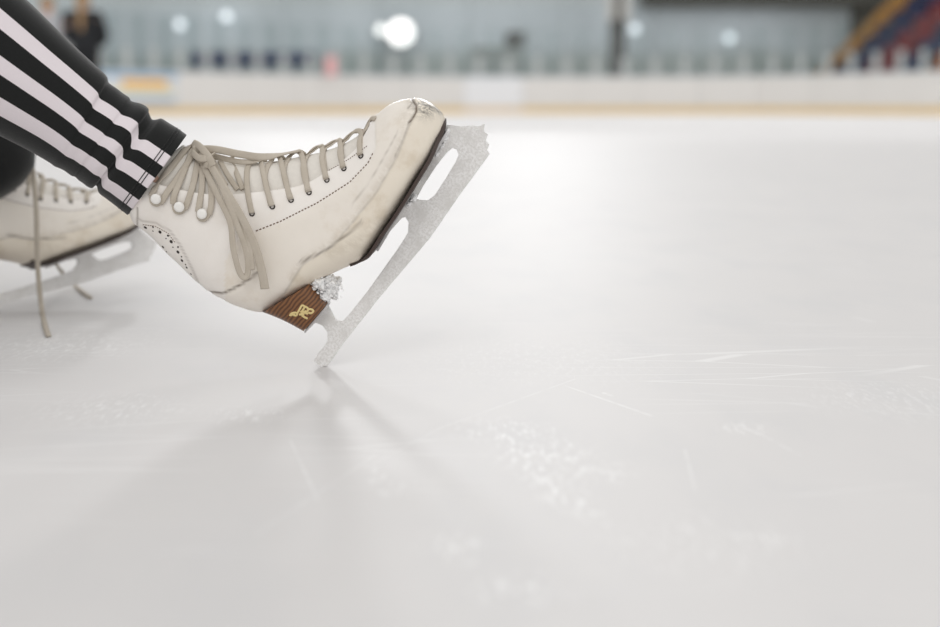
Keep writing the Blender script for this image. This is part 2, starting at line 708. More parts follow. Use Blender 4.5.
def poly_dist(p, poly):
    """signed distance to a polyline (positive on the right when walking along it in the picture)"""
    best, sgn = 1e9, 1
    for a, b in zip(poly, poly[1:]):
        ax, ay, bx, by = a[0], a[1], b[0], b[1]
        dx, dy = bx - ax, by - ay
        h = max(0, min(1, ((p[0] - ax) * dx + (p[1] - ay) * dy) / (dx * dx + dy * dy)))
        ex, ey = p[0] - ax - dx * h, p[1] - ay - dy * h
        d = math.hypot(ex, ey)
        if d < best - 1e-6:
            best = d
            sgn = 1 if dx * (p[1] - ay) - dy * (p[0] - ax) > 0 else -1
    return best * sgn


def sstep(x, a, b):
    t = max(0.0, min(1.0, (x - a) / (b - a)))
    return t * t * (3 - 2 * t)


SEAM_VAMP = [(225, 262), (238, 240), (256, 232), (280, 222.5), (317, 204), (350, 183), (369, 163), (376, 148), (375, 118)]
SEAM_COVER = [(285, 292), (303, 264), (333, 246), (353, 222), (378, 190), (397, 157), (408, 129), (416, 113), (413, 96)]
SEAM_HEEL = [(137, 218), (142, 221), (156, 223), (170, 231), (179.5, 244), (188, 261), (199, 284)]
CREASES = [([(209, 292), (223, 293.5), (240, 285), (262, 270)], 1.1, 1.0), ([(137, 208), (137.8, 232)], 0.9, .8),
           ([(300, 262), (325, 251), (350, 232), (362, 222)], 1.3, .8), ([(409, 123), (413.5, 117.5), (416.3, 112), (416.3, 106), (412, 99.5)], 1.15, 1.2), ([(411.5, 103.5), (408, 108.5)], .9, .6), ([(409, 123), (403, 140), (395, 156)], .9, .45),
           ([(352, 205), (372, 178), (388, 150), (398, 132)], 0.8, .35)]

ROWS, HC = 240, 56
bverts, attrs = [], []
for i in range(ROWS):
    s = (len(SECP) - 1) * i / (ROWS - 1)
    e = crom(SECP, s)[6]
    e = 1.0 if s >= 12.05 else min(e, 0.997)
    row = []
    for j in range(HC + 1):
        t = e * (1 - math.cos(PI * j / HC)) / 2
        p, _ = sec_point(s, t)
        row.append(p)
    bverts.append(row)


def row_normal(i, j):
    a = bverts[min(i + 1, ROWS - 1)][j] - bverts[max(i - 1, 0)][j]
    b = bverts[i][min(j + 1, HC)] - bverts[i][max(j - 1, 0)]
    n = a.cross(b)
    if n.length < 1e-12:
        return Vector((0, -1, 0))
    n.normalize()
    if n.y > 0:
        n = -n
    return n


V, A = [], {k: [] for k in ('vamp', 'scuff', 'streak', 'seam')}
disp = []
for i in range(ROWS):
    line = []
    for j in range(HC + 1):
        v = bverts[i][j]
        q = px_of(v)
        dv = -poly_dist(q, SEAM_VAMP)
        dc = poly_dist(q, SEAM_COVER)
        dh = poly_dist(q, SEAM_HEEL)
        vamp = sstep(poly_dist(q, SEAM_VAMP), -1.0, 1.0) if q[0] > 225 else 0.0
        cover = sstep(dc, -1.2, 1.2) if q[0] > 284 else 0.0
        heel = sstep(dh, -1.0, 1.0) if q[0] < 200 else 0.0
        seam = 0.0
        for P, w, k in CREASES:
            d = abs(poly_dist(q, P))
            seam = max(seam, k * math.exp(-(d / w) ** 2))
        if q[0] > 285:
            seam = max(seam, 0.35 * math.exp(-(dc / 1.2) ** 2))
        if q[0] < 200:
            seam = max(seam, 0.45 * math.exp(-(dh / 1.0) ** 2))
        # wear on the toe and along the cover
        sc = math.exp(-(((q[0] - 425) / 9) ** 2 + ((q[1] - 109) / 8) ** 2)) * 1.0
        sc = max(sc, 0.8 * math.exp(-(poly_dist(q, [(420, 100), (430, 105), (439, 113)]) / 2.5) ** 2))
        sc = max(sc, 0.8 * math.exp(-(((q[0] - 418) / 7) ** 2 + ((q[1] - 104) / 6) ** 2)))
        sc = max(sc, 0.5 * math.exp(-(poly_dist(q, [(366, 254), (400, 203), (440, 140)]) / 3.0) ** 2))
        st = 0.55 * math.exp(-((dc + 3) / 4) ** 2) if q[0] > 290 else 0
        st = max(st, 0.55 * math.exp(-(poly_dist(q, [(402, 118), (412, 108), (405, 130)]) / 6) ** 2))
        st = max(st, 0.6 * math.exp(-(poly_dist(q, [(330, 252), (362, 240), (380, 218)]) / 7) ** 2))
        n = row_normal(i, j)
        h = 0.0007 * cover + 0.0005 * heel + 0.0005 * vamp - 0.0009 * seam
        h += 0.0006 * (noise.noise(v * 45) + 0.5 * noise.noise(v * 110))
        if j in (0,):
            h = 0
        # soft ankle creases
        wr = math.exp(-(((q[0] - 232) / 26) ** 2 + ((q[1] - 235) / 40) ** 2))
        h += 0.0012 * wr * math.sin((q[0] * 0.8 + q[1] * 0.45) * 0.22)
        c = v + n * h
        if c.y > 0:
            c.y = 0
        line.append(c)
        A['vamp'].append(max(vamp * 0.45, cover))
        A['scuff'].append(sc)
        A['streak'].append(st)
        A['seam'].append(seam)
    disp.append(line)
near = [v for r in disp for v in r]
V = near + [Vector((v.x, -v.y, v.z)) for v in near]
nb = len(near)
F = grid_faces(ROWS, HC + 1)
F += [tuple(k + nb for k in reversed(f)) for f in grid_faces(ROWS, HC + 1)]
me = bpy.data.meshes.new('boot')
me.from_pydata([tuple(v) for v in V], [], F)
for k, vals in A.items():
    at_ = me.attributes.new(k, 'FLOAT', 'POINT')
    at_.data.foreach_set('value', vals + vals)
bm = bmesh.new()
bm.from_mesh(me)
bmesh.ops.remove_doubles(bm, verts=bm.verts, dist=0.00012)
bmesh.ops.recalc_face_normals(bm, faces=bm.faces)
bm.to_mesh(me)
bm.free()
boot = link('boot', me, M['leather'], skate)
so = boot.modifiers.new('thick', 'SOLIDIFY')
so.thickness = 0.0024
so.offset = -1
bake(boot)
BV_BOOT = BVHTree.FromPolygons([tuple(v.co) for v in boot.data.vertices], [tuple(p.vertices) for p in boot.data.polygons])

# tongue
TR, TC = 90, 25
tv = []
for i in range(TR):
    s = 0.9 + 11.1 * i / (TR - 1)
    bx, bz, tx, tz, W, foot, e = crom(SECP, s)
    dvec = Vector((tx - bx, 0, tz - bz))
    ln = dvec.length
    dvec.normalize()
    e = min(e, .95)
    t0 = max(0.25, e - 0.16) + 0.14 * (1 - sstep(s, 0.9, 1.35))
    for j in range(TC):
        a = -1 + 2 * j / (TC - 1)
        t = t0 + (1 - t0) * math.cos(a * PI / 2)
        w = half_width(t, W - 0.0034, foot) if t < 1 else 0
        top = Vector((bx, 0, bz)) + dvec * (ln * t - 0.0032 * t)
        p = Vector((top.x, -math.copysign(w, a) if abs(a) > 1e-6 else 0, top.z))
        tv.append(p)
# collar of the tongue sticking out above the boot
ext = []
up_dir = (L(186, 141) - L(192, 148))
for j in range(TC):
    p = tv[j]
    ext.append(p + up_dir * 0.55 * (0.35 + 0.65 * math.cos((-1 + 2 * j / (TC - 1)) * PI / 2)))
tv = ext + tv
tongue = mesh('tongue', tv, grid_faces(TR + 1, TC), M['lining'], boot)
so = tongue.modifiers.new('thick', 'SOLIDIFY')
so.thickness = 0.005
so.offset = -1 if tongue.data.polygons[200].normal.z > 0 else 1
bake(tongue)
both_v = [tuple(v.co) for v in boot.data.vertices] + [tuple(v.co) for v in tongue.data.vertices]
nbv = len(boot.data.vertices)
both_f = [tuple(p.vertices) for p in boot.data.polygons] + [tuple(i + nbv for i in p.vertices) for p in tongue.data.polygons]
BV = BVHTree.FromPolygons(both_v, both_f)


def hit(px, py, off=0.0015, bv=None):
    o = INV @ (CAM - HEEL)
    d = (INV @ ray(px, py)).normalized()
    loc, n, i, dist = (bv or BV).ray_cast(o, d)
    if loc is None:
        p = L(px, py, 0.0)
        return p + Vector((0, 0, off)), Vector((-0.3, -0.5, 1)).normalized()
    if n.dot(d) > 0:
        n = -n
    return loc + n * off, n


# stitching: dashes laid along the leather
def stitches(poly, step, k):
    tot = []
    for a, b in zip(poly, poly[1:]):
        m = max(2, int(math.hypot(b[0] - a[0], b[1] - a[1]) / step))
        for i in range(m):
            tot.append((a[0] + (b[0] - a[0]) * i / m, a[1] + (b[1] - a[1]) * i / m))
    for sy in (1, -1):
        V, F = [], []
        for a, b in zip(tot, tot[1:]):
            p, n = hit(a[0], a[1], 0.0002, BV_BOOT)
            e = (a[0] + (b[0] - a[0]) * 0.56, a[1] + (b[1] - a[1]) * 0.56)
            q, n2 = hit(e[0], e[1], 0.0002, BV_BOOT)
            if (q - p).length > 0.01 or (q - p).length < 1e-5:
                continue
            pp = [Vector((x.x, x.y * sy, x.z)) for x in (p, q)]
            nn = [Vector((n.x, n.y * sy, n.z))] * 2
            v, f = ribbon(pp, nn, 0.0009 * k, 0.0007, 1, 6)
            b0 = len(V)
            V += v
            F += [tuple(i + b0 for i in ff) for ff in f]
        o = mesh('stitching', V, F, M['stitch'], boot)
        o['kind'] = 'stuff'


off_vamp = [(256, 231), (280, 221.5), (317, 203), (350, 182), (368, 163), (375.5, 148)]
stitches(off_vamp, 3.4, 1.3)
stitches([(280, 188.5), (299, 181.5), (327, 171.5), (350, 158.5), (370, 144)], 2.4, 0.8)
stitches([(143, 224.5), (155, 226.0), (168, 233), (177, 245)], 2.2, 0.7)

# punched holes of the heel patch
holes = [(145.4, 227.5, 1.7), (153, 227, 1.0), (160, 232, 1.7), (168, 235.6, 1.1), (171.2, 241.6, 1.8), (178, 247, .9), (178, 252, 1.7),
         (182, 260.5, 1.5), (186.7, 267.5, 1.2), (153, 231, .7), (166, 238.5, .7), (173, 247.2, .7), (181.6, 256.6, .8), (185.6, 264.5, .8),
         (163, 247, 1.5), (166.5, 251.7, .9), (191, 274, 1.0)]
for sy in (1, -1):
    HV, HF = [], []
    for px, py, r in holes:
        p, n = hit(px, py, 0.00025, BV_BOOT)
        t1 = n.orthogonal().normalized()
        t2 = n.cross(t1)
        rr = r * 0.00096
        b0 = len(HV)
        ring = [p + (t1 * math.cos(2 * PI * k / 10) + t2 * math.sin(2 * PI * k / 10)) * rr for k in range(10)]
        ring += [x - n * 0.001 for x in ring]
        HV += [Vector((x.x, x.y * sy, x.z)) for x in ring]
        HF.append(tuple(range(b0, b0 + 10)))
        HF += [(b0 + k, b0 + (k + 1) % 10, b0 + 10 + (k + 1) % 10, b0 + 10 + k) for k in range(10)]
    perf = mesh('perforations', HV, HF, M['eyelet_dark'], boot)
    perf['label'] = 'punched holes of the heel patch'
    perf['kind'] = 'stuff'

# eyelets and hooks on both sides
EYE = [(252, 213.5), (272.3, 206.5), (291, 200), (309, 192.5), (327, 180), (344, 168.5), (361, 156)]
for px, py in EYE:
    p, n = hit(px, py, 0.0004, BV_BOOT)
    t1 = n.orthogonal().normalized()
    t2 = n.cross(t1)
    ev, ef = [], []
    K = 16
    prof = [(0.0016, -0.0012), (0.0016, 0.0002), (0.0021, 0.0007), (0.0027, 0.0003), (0.0028, -0.0008)]
    for r, h in prof:
        for k in range(K):
            a = 2 * PI * k / K
            ev.append(p + t1 * (r * math.cos(a)) + t2 * (r * math.sin(a)) + n * h)
    ef = grid_faces(len(prof), K, True)
    ef.append(tuple(range(K)))
    for sy in (1, -1):
        mesh('eyelet', [Vector((x.x, x.y * sy, x.z)) for x in ev], ef, M['eyelet_dark'], boot)
HOOK = [(157, 198), (180, 206.3), (203.6, 214)]
for px, py in HOOK:
    p, n = hit(px, py, 0.0, BV_BOOT)
    t1 = n.orthogonal().normalized()
    t2 = n.cross(t1)
    prof = [(0.0022, -0.001), (0.0022, 0.0040), (0.0046, 0.0042), (0.0050, 0.0049), (0.0046, 0.0057), (0.0025, 0.0061), (0.0004, 0.0062)]
    hv = []
    K = 20
    for r, h in prof:
        for k in range(K):
            a = 2 * PI * k / K
            hv.append(p + t1 * (r * math.cos(a)) + t2 * (r * math.sin(a)) + n * h)
    hf = grid_faces(len(prof), K, True) + [tuple(range((len(prof) - 1) * K, len(prof) * K))]
    for sy in (1, -1):
        mesh('hook', [Vector((x.x, x.y * sy, x.z)) for x in hv], hf, M['hook'], boot)


# laces
def lace_pts(spec, off=0.0016):
    P, N_ = [], []
    for s in spec:
        if len(s) == 2:
            p, n = hit(s[0], s[1], off)
        elif len(s) == 3:
            p = L(*s)
            n = Vector((-0.15, -0.9, 0.4)) if abs(s[2]) > 0.008 else Vector((0, -0.3 if s[2] > 0 else 0, 1))
        else:
            p = L(s[0], s[1], s[2])
            n = Vector(s[3])
        P.append(p)
        N_.append(n.normalized())
    return P, N_


def lace(spec, w=0.0058, th=0.0017, off=0.0016, mirror=False, parent=skate, endw=None):
    P, N_ = lace_pts(spec, off)
    for sy in ((1, -1) if mirror else (1,)):
        PP = [Vector((p.x, p.y * sy, p.z)) for p in P]
        NN = [Vector((n.x, n.y * sy, n.z)) for n in N_]
        if sy == -1:
            PP = [p + Vector((0, 0, 0.0008)) for p in PP]
        v, f = ribbon(PP, NN, w, th, endw=endw)
        mesh('lace', v, f, M['lace'], parent)


CROSS = [[(252, 213), (248.5, 196), (247, 180), (249, 166)], [(272, 206), (267.5, 191), (265, 176), (271, 163)], [(291, 199.5), (286, 183), (284, 170), (290, 159)],
         [(309, 192), (304, 174), (304.5, 162), (312, 154)], [(327, 179.5), (322.5, 161), (324, 152), (330, 147)], [(344, 168), (340.5, 154), (342, 146.5), (347, 141.5)],
         [(361, 155.5), (360, 143), (363, 135), (367, 130)]]
RIDGE = [(260, 157.5), (279, 156), (299, 152), (320, 146.5), (338.5, 140.5), (355, 132), (371, 120)]
for k, spec in enumerate(CROSS):
    P, N_ = lace_pts(spec)
    rp = L(RIDGE[k][0], RIDGE[k][1], 0.0)
    P.append(rp)
    N_.append(Vector((-0.1, 0, 1)))
    nxt = CROSS[min(k + 1, len(CROSS) - 1)]
    Q, QN = lace_pts([nxt[2], nxt[0]])
    if k < len(CROSS) - 1:
        for p, n in zip(Q, QN):
            P.append(Vector((p.x, -p.y, p.z)))
            N_.append(Vector((n.x, -n.y, n.z)))
    else:
        P.append(Vector((rp.x + 0.004, 0.012, rp.z - 0.004)))
        N_.append(Vector((0, 0.5, 1)))
    for sy in (1, -1):
        PP = [Vector((p.x, p.y * sy, p.z + (0.0012 if sy < 0 else 0))) for p in P]
        NN = [Vector((n.x, n.y * sy, n.z)) for n in N_]
        v, f = ribbon(PP, NN, 0.0052, 0.0016)
        mesh('lace', v, f, M['lace'], skate)
# straps from the hooks to the knot
HLACE = [[(151.5, 196), (158, 184), (171, 168), (184, 152), (190, 146, 0.004)], [(161, 203), (167, 193), (180, 175), (191, 158), (196, 148, 0.006)],
         [(173.5, 204), (175, 194), (183, 174), (191, 155), (194, 146, 0.004)], [(185.5, 209), (189, 199), (194, 182), (197, 165), (199, 152, 0.006)],
         [(198.5, 212), (200, 203), (202, 188), (202, 170), (200, 154, 0.006)], [(209.5, 215), (212, 203), (211, 186), (206, 168), (203, 156, 0.007)],
         [(152, 197), (153, 202), (158, 204), (162, 200)], [(174.5, 205), (176, 210.5), (181, 212), (185.5, 208)], [(199, 212), (200, 218), (205, 219.5), (209.5, 214)]]
for i, spec in enumerate(HLACE):
    lace(spec, 0.0058 if i < 6 else 0.0042, 0.0018, 0.0022, mirror=True)
# laces in the gap of the tongue behind the knot
for a, b in (((221, 164), (238, 190)), ((233, 162), (243, 190)), ((212, 160), (226, 186))):
    lace([b, ((a[0] + b[0]) / 2, (a[1] + b[1]) / 2 + 1), a, (a[0] + 1, a[1] - 5, 0.0)], 0.005, 0.0016, 0.0016, mirror=True)

# ---- sole, heel, blade
ov = []
OR = 70
for i in range(OR):
    s = 11.3 + (18.9 - 11.3) * i / (OR - 1)
    bx, bz, tx, tz, W, foot, e = crom(SECP, s)
    d = Vector((tx - bx, 0, tz - bz)).normalized()
    # normal of the sole line
    s2 = min(s + 0.05, 19)
    b2 = crom(SECP, s2)
    tan = Vector((b2[0] - bx, 0, b2[1] - bz)).normalized()
    nrm = Vector((tan.z, 0, -tan.x))
    if nrm.z > 0:
        nrm = -nrm
    arch = sstep(s, 11.7, 12.3)
    wid = W * (0.55 + 0.42 * arch) + 0.0004 * arch
    if s > 18.2:
        wid = wid * math.sqrt(max(0.05, 1 - ((s - 18.2) / 0.75) ** 2))
    c = Vector((bx, 0, bz)) + nrm * 0.0002 + tan * (0.0012 if s > 18 else 0)
    th = 0.0010 + 0.0015 * arch
    up = -nrm
    for (yy, hh) in ((-1, 0.0012), (-1, -th * 0.6), (-.93, -th), (.93, -th), (1, -th * 0.6), (1, 0.0012)):
        ov.append(c + Vector((0, yy * wid, 0)) + up * hh)
of = grid_faces(OR, 6, True) + [tuple(range(6)), tuple(range((OR - 1) * 6, OR * 6))]
sole = mesh('outsole', ov, of, M['sole'], skate, autosmooth=True)

# heel block: cross-sections from the boot down to the tip
top_b, top_f = L(264, 310), L(313, 280.5)
bot_b, bot_f = L(304.5, 329.5), L(328, 302)
hv = []
HR, HCn = 14, 36
for i in range(HR):
    f = i / (HR - 1)
    b = top_b.lerp(bot_b, f)
    q = top_f.lerp(bot_f, f)
    if 0 < f < 1:
        b = b + Vector((0.0012 * math.sin(PI * f), 0, 0))
    wid = 0.031 - 0.006 * f
    Lh = q.x - b.x
    for k in range(HCn):
        a = 2 * PI * k / HCn
        ca, sa = math.cos(a), math.sin(a)
        # D-shaped outline: round at the back, straight at the front
        x = (0.5 - 0.5 * math.copysign(abs(ca) ** (0.55 if ca < 0 else 0.9), ca))
        x = 1 - x if False else x
        y = math.copysign(abs(sa) ** 0.55, sa)
        pt = b.lerp(q, 1 - x if False else x)
        hv.append(Vector((pt.x, y * wid, pt.z)))
hf = grid_faces(HR, HCn, True) + [tuple(range(HCn)), tuple(range((HR - 1) * HCn, HR * HCn))]
heel = mesh('heel', hv, hf, M['heel'], skate, autosmooth=True)
heel['label'] = 'brown stacked leather heel'
BV_HEEL = BVHTree.FromPolygons([tuple(v.co) for v in heel.data.vertices], [tuple(p.vertices) for p in heel.data.polygons])
# gold emblem on the heel
strokes = [[(355, 410), (372, 390), (398, 382), (424, 388), (412, 408), (388, 404)], [(426, 385), (446, 350), (466, 318), (488, 330), (472, 362), (452, 380)],
           [(486, 325), (520, 344), (512, 372), (486, 368)], [(520, 352), (548, 352), (568, 368), (546, 388), (522, 380)], [(470, 372), (496, 386), (520, 392)],
           [(440, 398), (466, 402), (484, 420), (516, 436)], [(452, 388), (478, 396), (470, 420)], [(366, 408), (384, 398), (404, 400)]]
GV, GF = [], []
for st in strokes:
    P, N_ = [], []
    for x, y in st:
        p, n = hit(250 + x / 8.96, 270 + y / 8.96, 0.0001, BV_HEEL)
        P.append(p)
        N_.append(n)
    v, f = ribbon(P, N_, 0.0021, 0.0007, 4, 6)
    b0 = len(GV)
    GV += v
    GF += [tuple(i + b0 for i in q) for q in f]
mesh('emblem', GV, GF, M['gold'], heel)

# blade with its window, from one flat outline
OUT = [(321.4, 366.5), (327.5, 365), (331.5, 360.5), (345, 341), (380, 296.5), (430, 237.5), (460, 194), (489.5, 154), (486.8, 150), (489, 144.5), (485.5, 141), (487.5, 134.5),
       (483.5, 131.5), (484.5, 124.2), (479, 126.5), (472, 125.5), (462, 126.5), (447.5, 125), (437, 143), (421, 170), (405, 198), (396, 213), (385, 229), (372, 251), (374, 252.5),
       (389, 232), (402, 217.5), (405.5, 216.5), (409, 222), (408.5, 232), (404, 240), (396, 252), (367, 292.5), (349, 315), (343, 321), (336, 320), (330, 309), (327, 303), (306, 328.5),
       (308, 329.5), (315.5, 322), (323, 325), (328, 332), (328, 341), (324, 347), (317.5, 354.5), (314.5, 360)]
HOLE = [(447, 152), (452.5, 147.5), (457, 149), (459, 155), (456, 162), (447, 177), (435, 195.5), (428, 200.5), (420, 200), (416, 199), (423, 186), (436, 166)]


def spline_of(cd, pts):
    sp = cd.splines.new('POLY')
    sp.points.add(len(pts) - 1)
    for k, (x, y) in enumerate(pts):
        q = L(x, y)
        sp.points[k].co = (q.x, q.z, 0, 1)
    sp.use_cyclic_u = True


cd = bpy.data.curves.new('blade', 'CURVE')
cd.dimensions = '2D'
cd.fill_mode = 'BOTH'
cd.extrude = 0.0021
cd.bevel_depth = 0.0003
spline_of(cd, OUT)
spline_of(cd, HOLE)
tmp = bpy.data.objects.new('blade_curve', cd)
COL.objects.link(tmp)
dg = bpy.context.evaluated_depsgraph_get()
bme = bpy.data.meshes.new_from_object(tmp.evaluated_get(dg))
bpy.data.objects.remove(tmp)
bpy.data.curves.remove(cd)
for v in bme.vertices:
    x, y, z = v.co
    v.co = (x, -z, y)
bme.name = 'blade'
bme.materials.clear()
blade = link('blade', bme, M['steel'], skate, smooth=False)
blade['label'] = 'frosted steel blade with toe picks'


def slab(name, a, b, w0, w1, th, mat, parent, n=14):
    """rounded thin plate between two local points"""
    a, b = Vector(a), Vector(b)
    t = (b - a).normalized()
    nn = Vector((t.z, 0, -t.x))
    if nn.z > 0:
        nn = -nn
    V = []
    for i in range(n):
        f = i / (n - 1)
        w = (w0 + (w1 - w0) * f) * (1 - abs(2 * f - 1) ** 6 * 0.5)
        c = a.lerp(b, f)
        for y, h in ((-1, 0), (-1, th), (1, th), (1, 0)):
            V.append(c + Vector((0, y * w, 0)) + nn * h)
    F = grid_faces(n, 4, True) + [(0, 1, 2, 3), tuple(range((n - 1) * 4, n * 4))]
    return mesh(name, V, F, mat, parent, autosmooth=True)


slab('mounting_plate', L(377, 249), L(446.5, 131), 0.023, 0.026, 0.0022, M['plate'], blade)
slab('mounting_plate', L(305, 330.3), L(328.8, 302.3), 0.019, 0.017, 0.0018, M['plate'], blade)


# snow packed under the arch and along the plate
def clump_vf(c, r, seed, lump=0.35):
    v, f = sphere_vf((0, 0, 0), 1.0, 28, 18)
    out = []
    for p in v:
        k = 1 + lump * noise.noise(p * 1.7 + Vector((seed, 0, 0))) + lump * 0.7 * noise.noise(p * 4.5 + Vector((0, seed, 0))) + lump * 0.4 * noise.noise(p * 10 + Vector((0, 0, seed)))
        out.append(Vector(c) + Vector((p.x * r[0] * k, p.y * r[1] * k, p.z * r[2] * k)))
    return out, f


parts = []
rnd = random.Random(3)
for (px, py, r, w) in ((316, 292, 7, .0), (322, 288, 8, .0), (330, 285, 8, .004), (324, 296, 5.5, .008), (332, 293, 6, -.006), (311, 288, 5, .012), (319, 283, 6, .016), (327, 280, 5.5, .01), (337, 281, 4.5, -.004)):
    c = L(px, py, w)
    k = r * 0.00096
    parts.append(clump_vf(c, (k, k * 1.5, k), rnd.random() * 50, 0.5))
for k in range(260):
    a, b = rnd.gauss(0, 1), rnd.gauss(0, 1)
    c = L(324 + 7.5 * a, 288 + 5.5 * b, rnd.uniform(-.004, .020))
    r = rnd.uniform(.0005, .0013)
    parts.append(sphere_vf(c, (r, r, r * rnd.uniform(.7, 1.6)), 6, 4))
v, f = join_vf(*parts)
sn = mesh('snow_clump', v, f, M['snow'], skate)
sn['label'] = 'packed snow under the arch'
sn['kind'] = 'stuff'
parts = []
for (px, py, r) in ((447, 132, 2.4), (445, 139, 2.6), (442, 146, 2.2), (437, 154, 1.8), (414, 198, 2.8), (409, 204, 2.2)):
    c = L(px, py, 0.004)
    k = r * 0.00096
    parts.append(clump_vf(c, (k * 1.6, k * 3, k), rnd.random() * 50, 0.35))
v, f = join_vf(*parts)
sn = mesh('snow_crust', v, f, M['snow'], blade)
sn['kind'] = 'stuff'

# the second skate is the same kind of boot: copy before the loose bow is tied on the first
A_heel = on_ice(-40, 313.5)
left = copy_tree(skate)
for ch in [c for c in left.children_recursive if c.name.startswith('snow')]:
    bpy.data.objects.remove(ch)
left.location = A_heel
left.rotation_euler = (Matrix.Rotation(math.radians(43), 4, 'Z') @ Matrix.Rotation(math.radians(-12.5), 4, 'Y') @ Matrix.Rotation(math.radians(-13), 4, 'X')).to_euler()
tag(left, 'blurred white figure skate resting on the ice behind the trouser cuff', 'skate')
LM = Matrix.Translation(A_heel) @ left.rotation_euler.to_matrix().to_4x4()

# bow and loose ends on the near skate
CAMN = (0.1, -1, 0.15)
lace([(198, 150, .012), (205.5, 170, .026), (218, 196, .040), (230, 222, .046), (233.5, 250, .047), (240.5, 274, .046), (247.5, 274.5, .047), (246.5, 252, .048), (236, 222, .048), (223, 190, .043), (210, 163, .026)], 0.0066, 0.0018)
lace([(206, 158, .024), (217, 176, .038), (232, 201, .047), (246, 226, .050), (256, 250, .051), (262, 272, .051), (265, 289, .050)], 0.0074, 0.0022, endw=0.0098)
lace([(212, 168, .034), (226, 193, .044), (240, 222, .0475), (249, 248, .049), (252, 270, .049)], 0.0064, 0.0018)
lace([(200, 149, .010), (216, 149.5, .016), (239, 154, .014), (262, 157, .010), (283, 154, .006), (300, 150.5, .003)], 0.0070, 0.0020)
lace([(202, 152, .008), (222, 158, .010), (243, 162, .012), (262, 160, .008)], 0.0052, 0.0018)
# knot
parts = []
for c, r in (((198, 150, .012), .0065), ((204, 157, .018), .0072), ((209, 163, .026), .0060)):
    parts.append(clump_vf(L(*c), (r, r * 0.9, r * 0.8), c[0], 0.25))
v, f = join_vf(*parts)
kn = mesh('lace_knot', v, f, M['lace'], skate)
lace([(193, 143, .006), (200, 147, .022), (208, 156, .031), (213, 166, .033)], 0.0075, 0.002)
lace([(192, 152, .018), (199, 158, .027), (207, 158, .030), (213, 154, .018)], 0.0065, 0.002)


# loose laces hanging from the far skate
def far_lace(wpts, w=0.006):
    inv = LM.inverted()
    P = [inv @ Vector(p) for p in wpts]
    N_ = [inv.to_3x3() @ Vector((0.2, -1, 0.3)) for _ in wpts[:-2]] + [inv.to_3x3() @ Vector((0, -0.2, 1)) for _ in wpts[-2:]]
    v, f = ribbon(P, N_, w, 0.002)
    mesh('lace', v, f, M['lace'], left)


far_lace([at(24, 140, 1.64), at(31, 160, 1.615), at(36, 205, 1.60), at(37, 250, 1.595), at(39, 284, 1.590), on_ice(42, 311, .003), on_ice(45, 325, .002), on_ice(48.5, 336, .002)])
far_lace([at(14, 160, 1.66), at(21, 182, 1.65), at(36, 210, 1.645), at(46, 233, 1.65), at(56, 263, 1.67), on_ice(72, 283, .008), on_ice(91, 298, .002)])
far_lace([at(22, 150, 1.66), at(24, 180, 1.655), at(36, 196, 1.66), at(46, 232, 1.665), at(50, 262, 1.67), at(44, 258, 1.672), at(40, 236, 1.668)], 0.0055)

# ------------------------------------------------------------------ the sitting skater
PEL = Vector((-0.92, 1.40, 0.0))
person = thing('person', 'person in black tracksuit trousers with three white stripes, sitting on the ice', 'person', PEL)

ROWS_T = [((184, 138), (131, 211)), ((186.5, 135), (128, 214.5)), ((182, 131.5), (124, 212)), ((174, 126), (116, 206)), ((163, 119), (106, 199)), ((157, 119.5), (99, 193)), ((152, 119), (96, 186)),
          ((149, 113), (92, 188)), ((148.5, 108.5), (86, 186.5)), ((141, 103.5), (80, 181)), ((131, 101), (75, 177)), ((128.5, 96.5), (71, 175)), ((119, 90), (64, 171)),
          ((109, 83), (58, 168)), ((107, 76.5), (54, 166)), ((98, 67.5), (47, 161)), ((80, 51), (30, 151)), ((60, 32), (6, 139)), ((30, 3), (-28, 123)), ((-20, -43), (-75, 100)),
          ((-80, -95), (-125, 72)), ((-130, -132), (-160, 52))]
NT_ = len(ROWS_T)
# fraction across the leg where the stripes start and end, at the hem and up the calf
HEM_T = [.27, .40, .54, .67, .815, .925]
CALF_T = [.18, .30, .457, .577, .725, .853]


def theta(t):
    return math.acos(1 - 2 * t)


CENTRE_Y = D + 0.002
trows, cidx = [], []
PER = 6
for i in range((NT_ - 1) * PER + 1):
    s = i / PER
    ux, uy, lx, ly = crom([a + b for a, b in ROWS_T], s)
    U, Lw = at(ux, uy, CENTRE_Y), at(lx, ly, CENTRE_Y)
    c = (U + Lw) / 2
    a = (U - Lw) / 2
    f = sstep(s, 5.0, 7.4)
    bounds = [0.0] + [theta(x + (y - x) * f) for x, y in zip(HEM_T, CALF_T)] + [PI]
    # soft fold: the stripes jog where the fabric bunches over the cuff
    jog = 0.04 * math.exp(-((s - 5.6) / .5) ** 2)
    bounds = [0.0] + [b + jog for b in bounds[1:-1]] + [PI]
    angs = []
    for k in range(7):
        m = 5 if k in (1, 3, 5) else 6
        for q in range(m):
            angs.append(bounds[k] + (bounds[k + 1] - bounds[k]) * q / m)
            if i == 0:
                cidx.append(1 if k in (1, 3, 5) else 0)
    for q in range(30):
        angs.append(PI + PI * q / 30)
        if i == 0:
            cidx.append(0)
    depth = a.length * 0.96
    row = []
    for th in angs:
        rip = 1.0
        fold = math.exp(-((s - 8.5) / 4.5) ** 2)
        rip += 0.020 * fold * noise.noise(Vector((math.cos(th) * 1.5, math.sin(th) * 1.5, s * 0.9)))
        rip += 0.010 * fold * math.sin(s * 3.1 + 1.6 * math.sin(th * 1.5))
        rip += 0.012 * noise.noise(Vector((math.cos(th) * 2, math.sin(th) * 2, s * 0.35 + 9)))
        tt = (1 - math.cos(th)) / 2
        p0 = at(ux + (lx - ux) * tt, uy + (ly - uy) * tt, CENTRE_Y - depth * math.sin(th))
        row.append(c + (p0 - c) * rip)
    trows.append(row)
NC = len(trows[0])
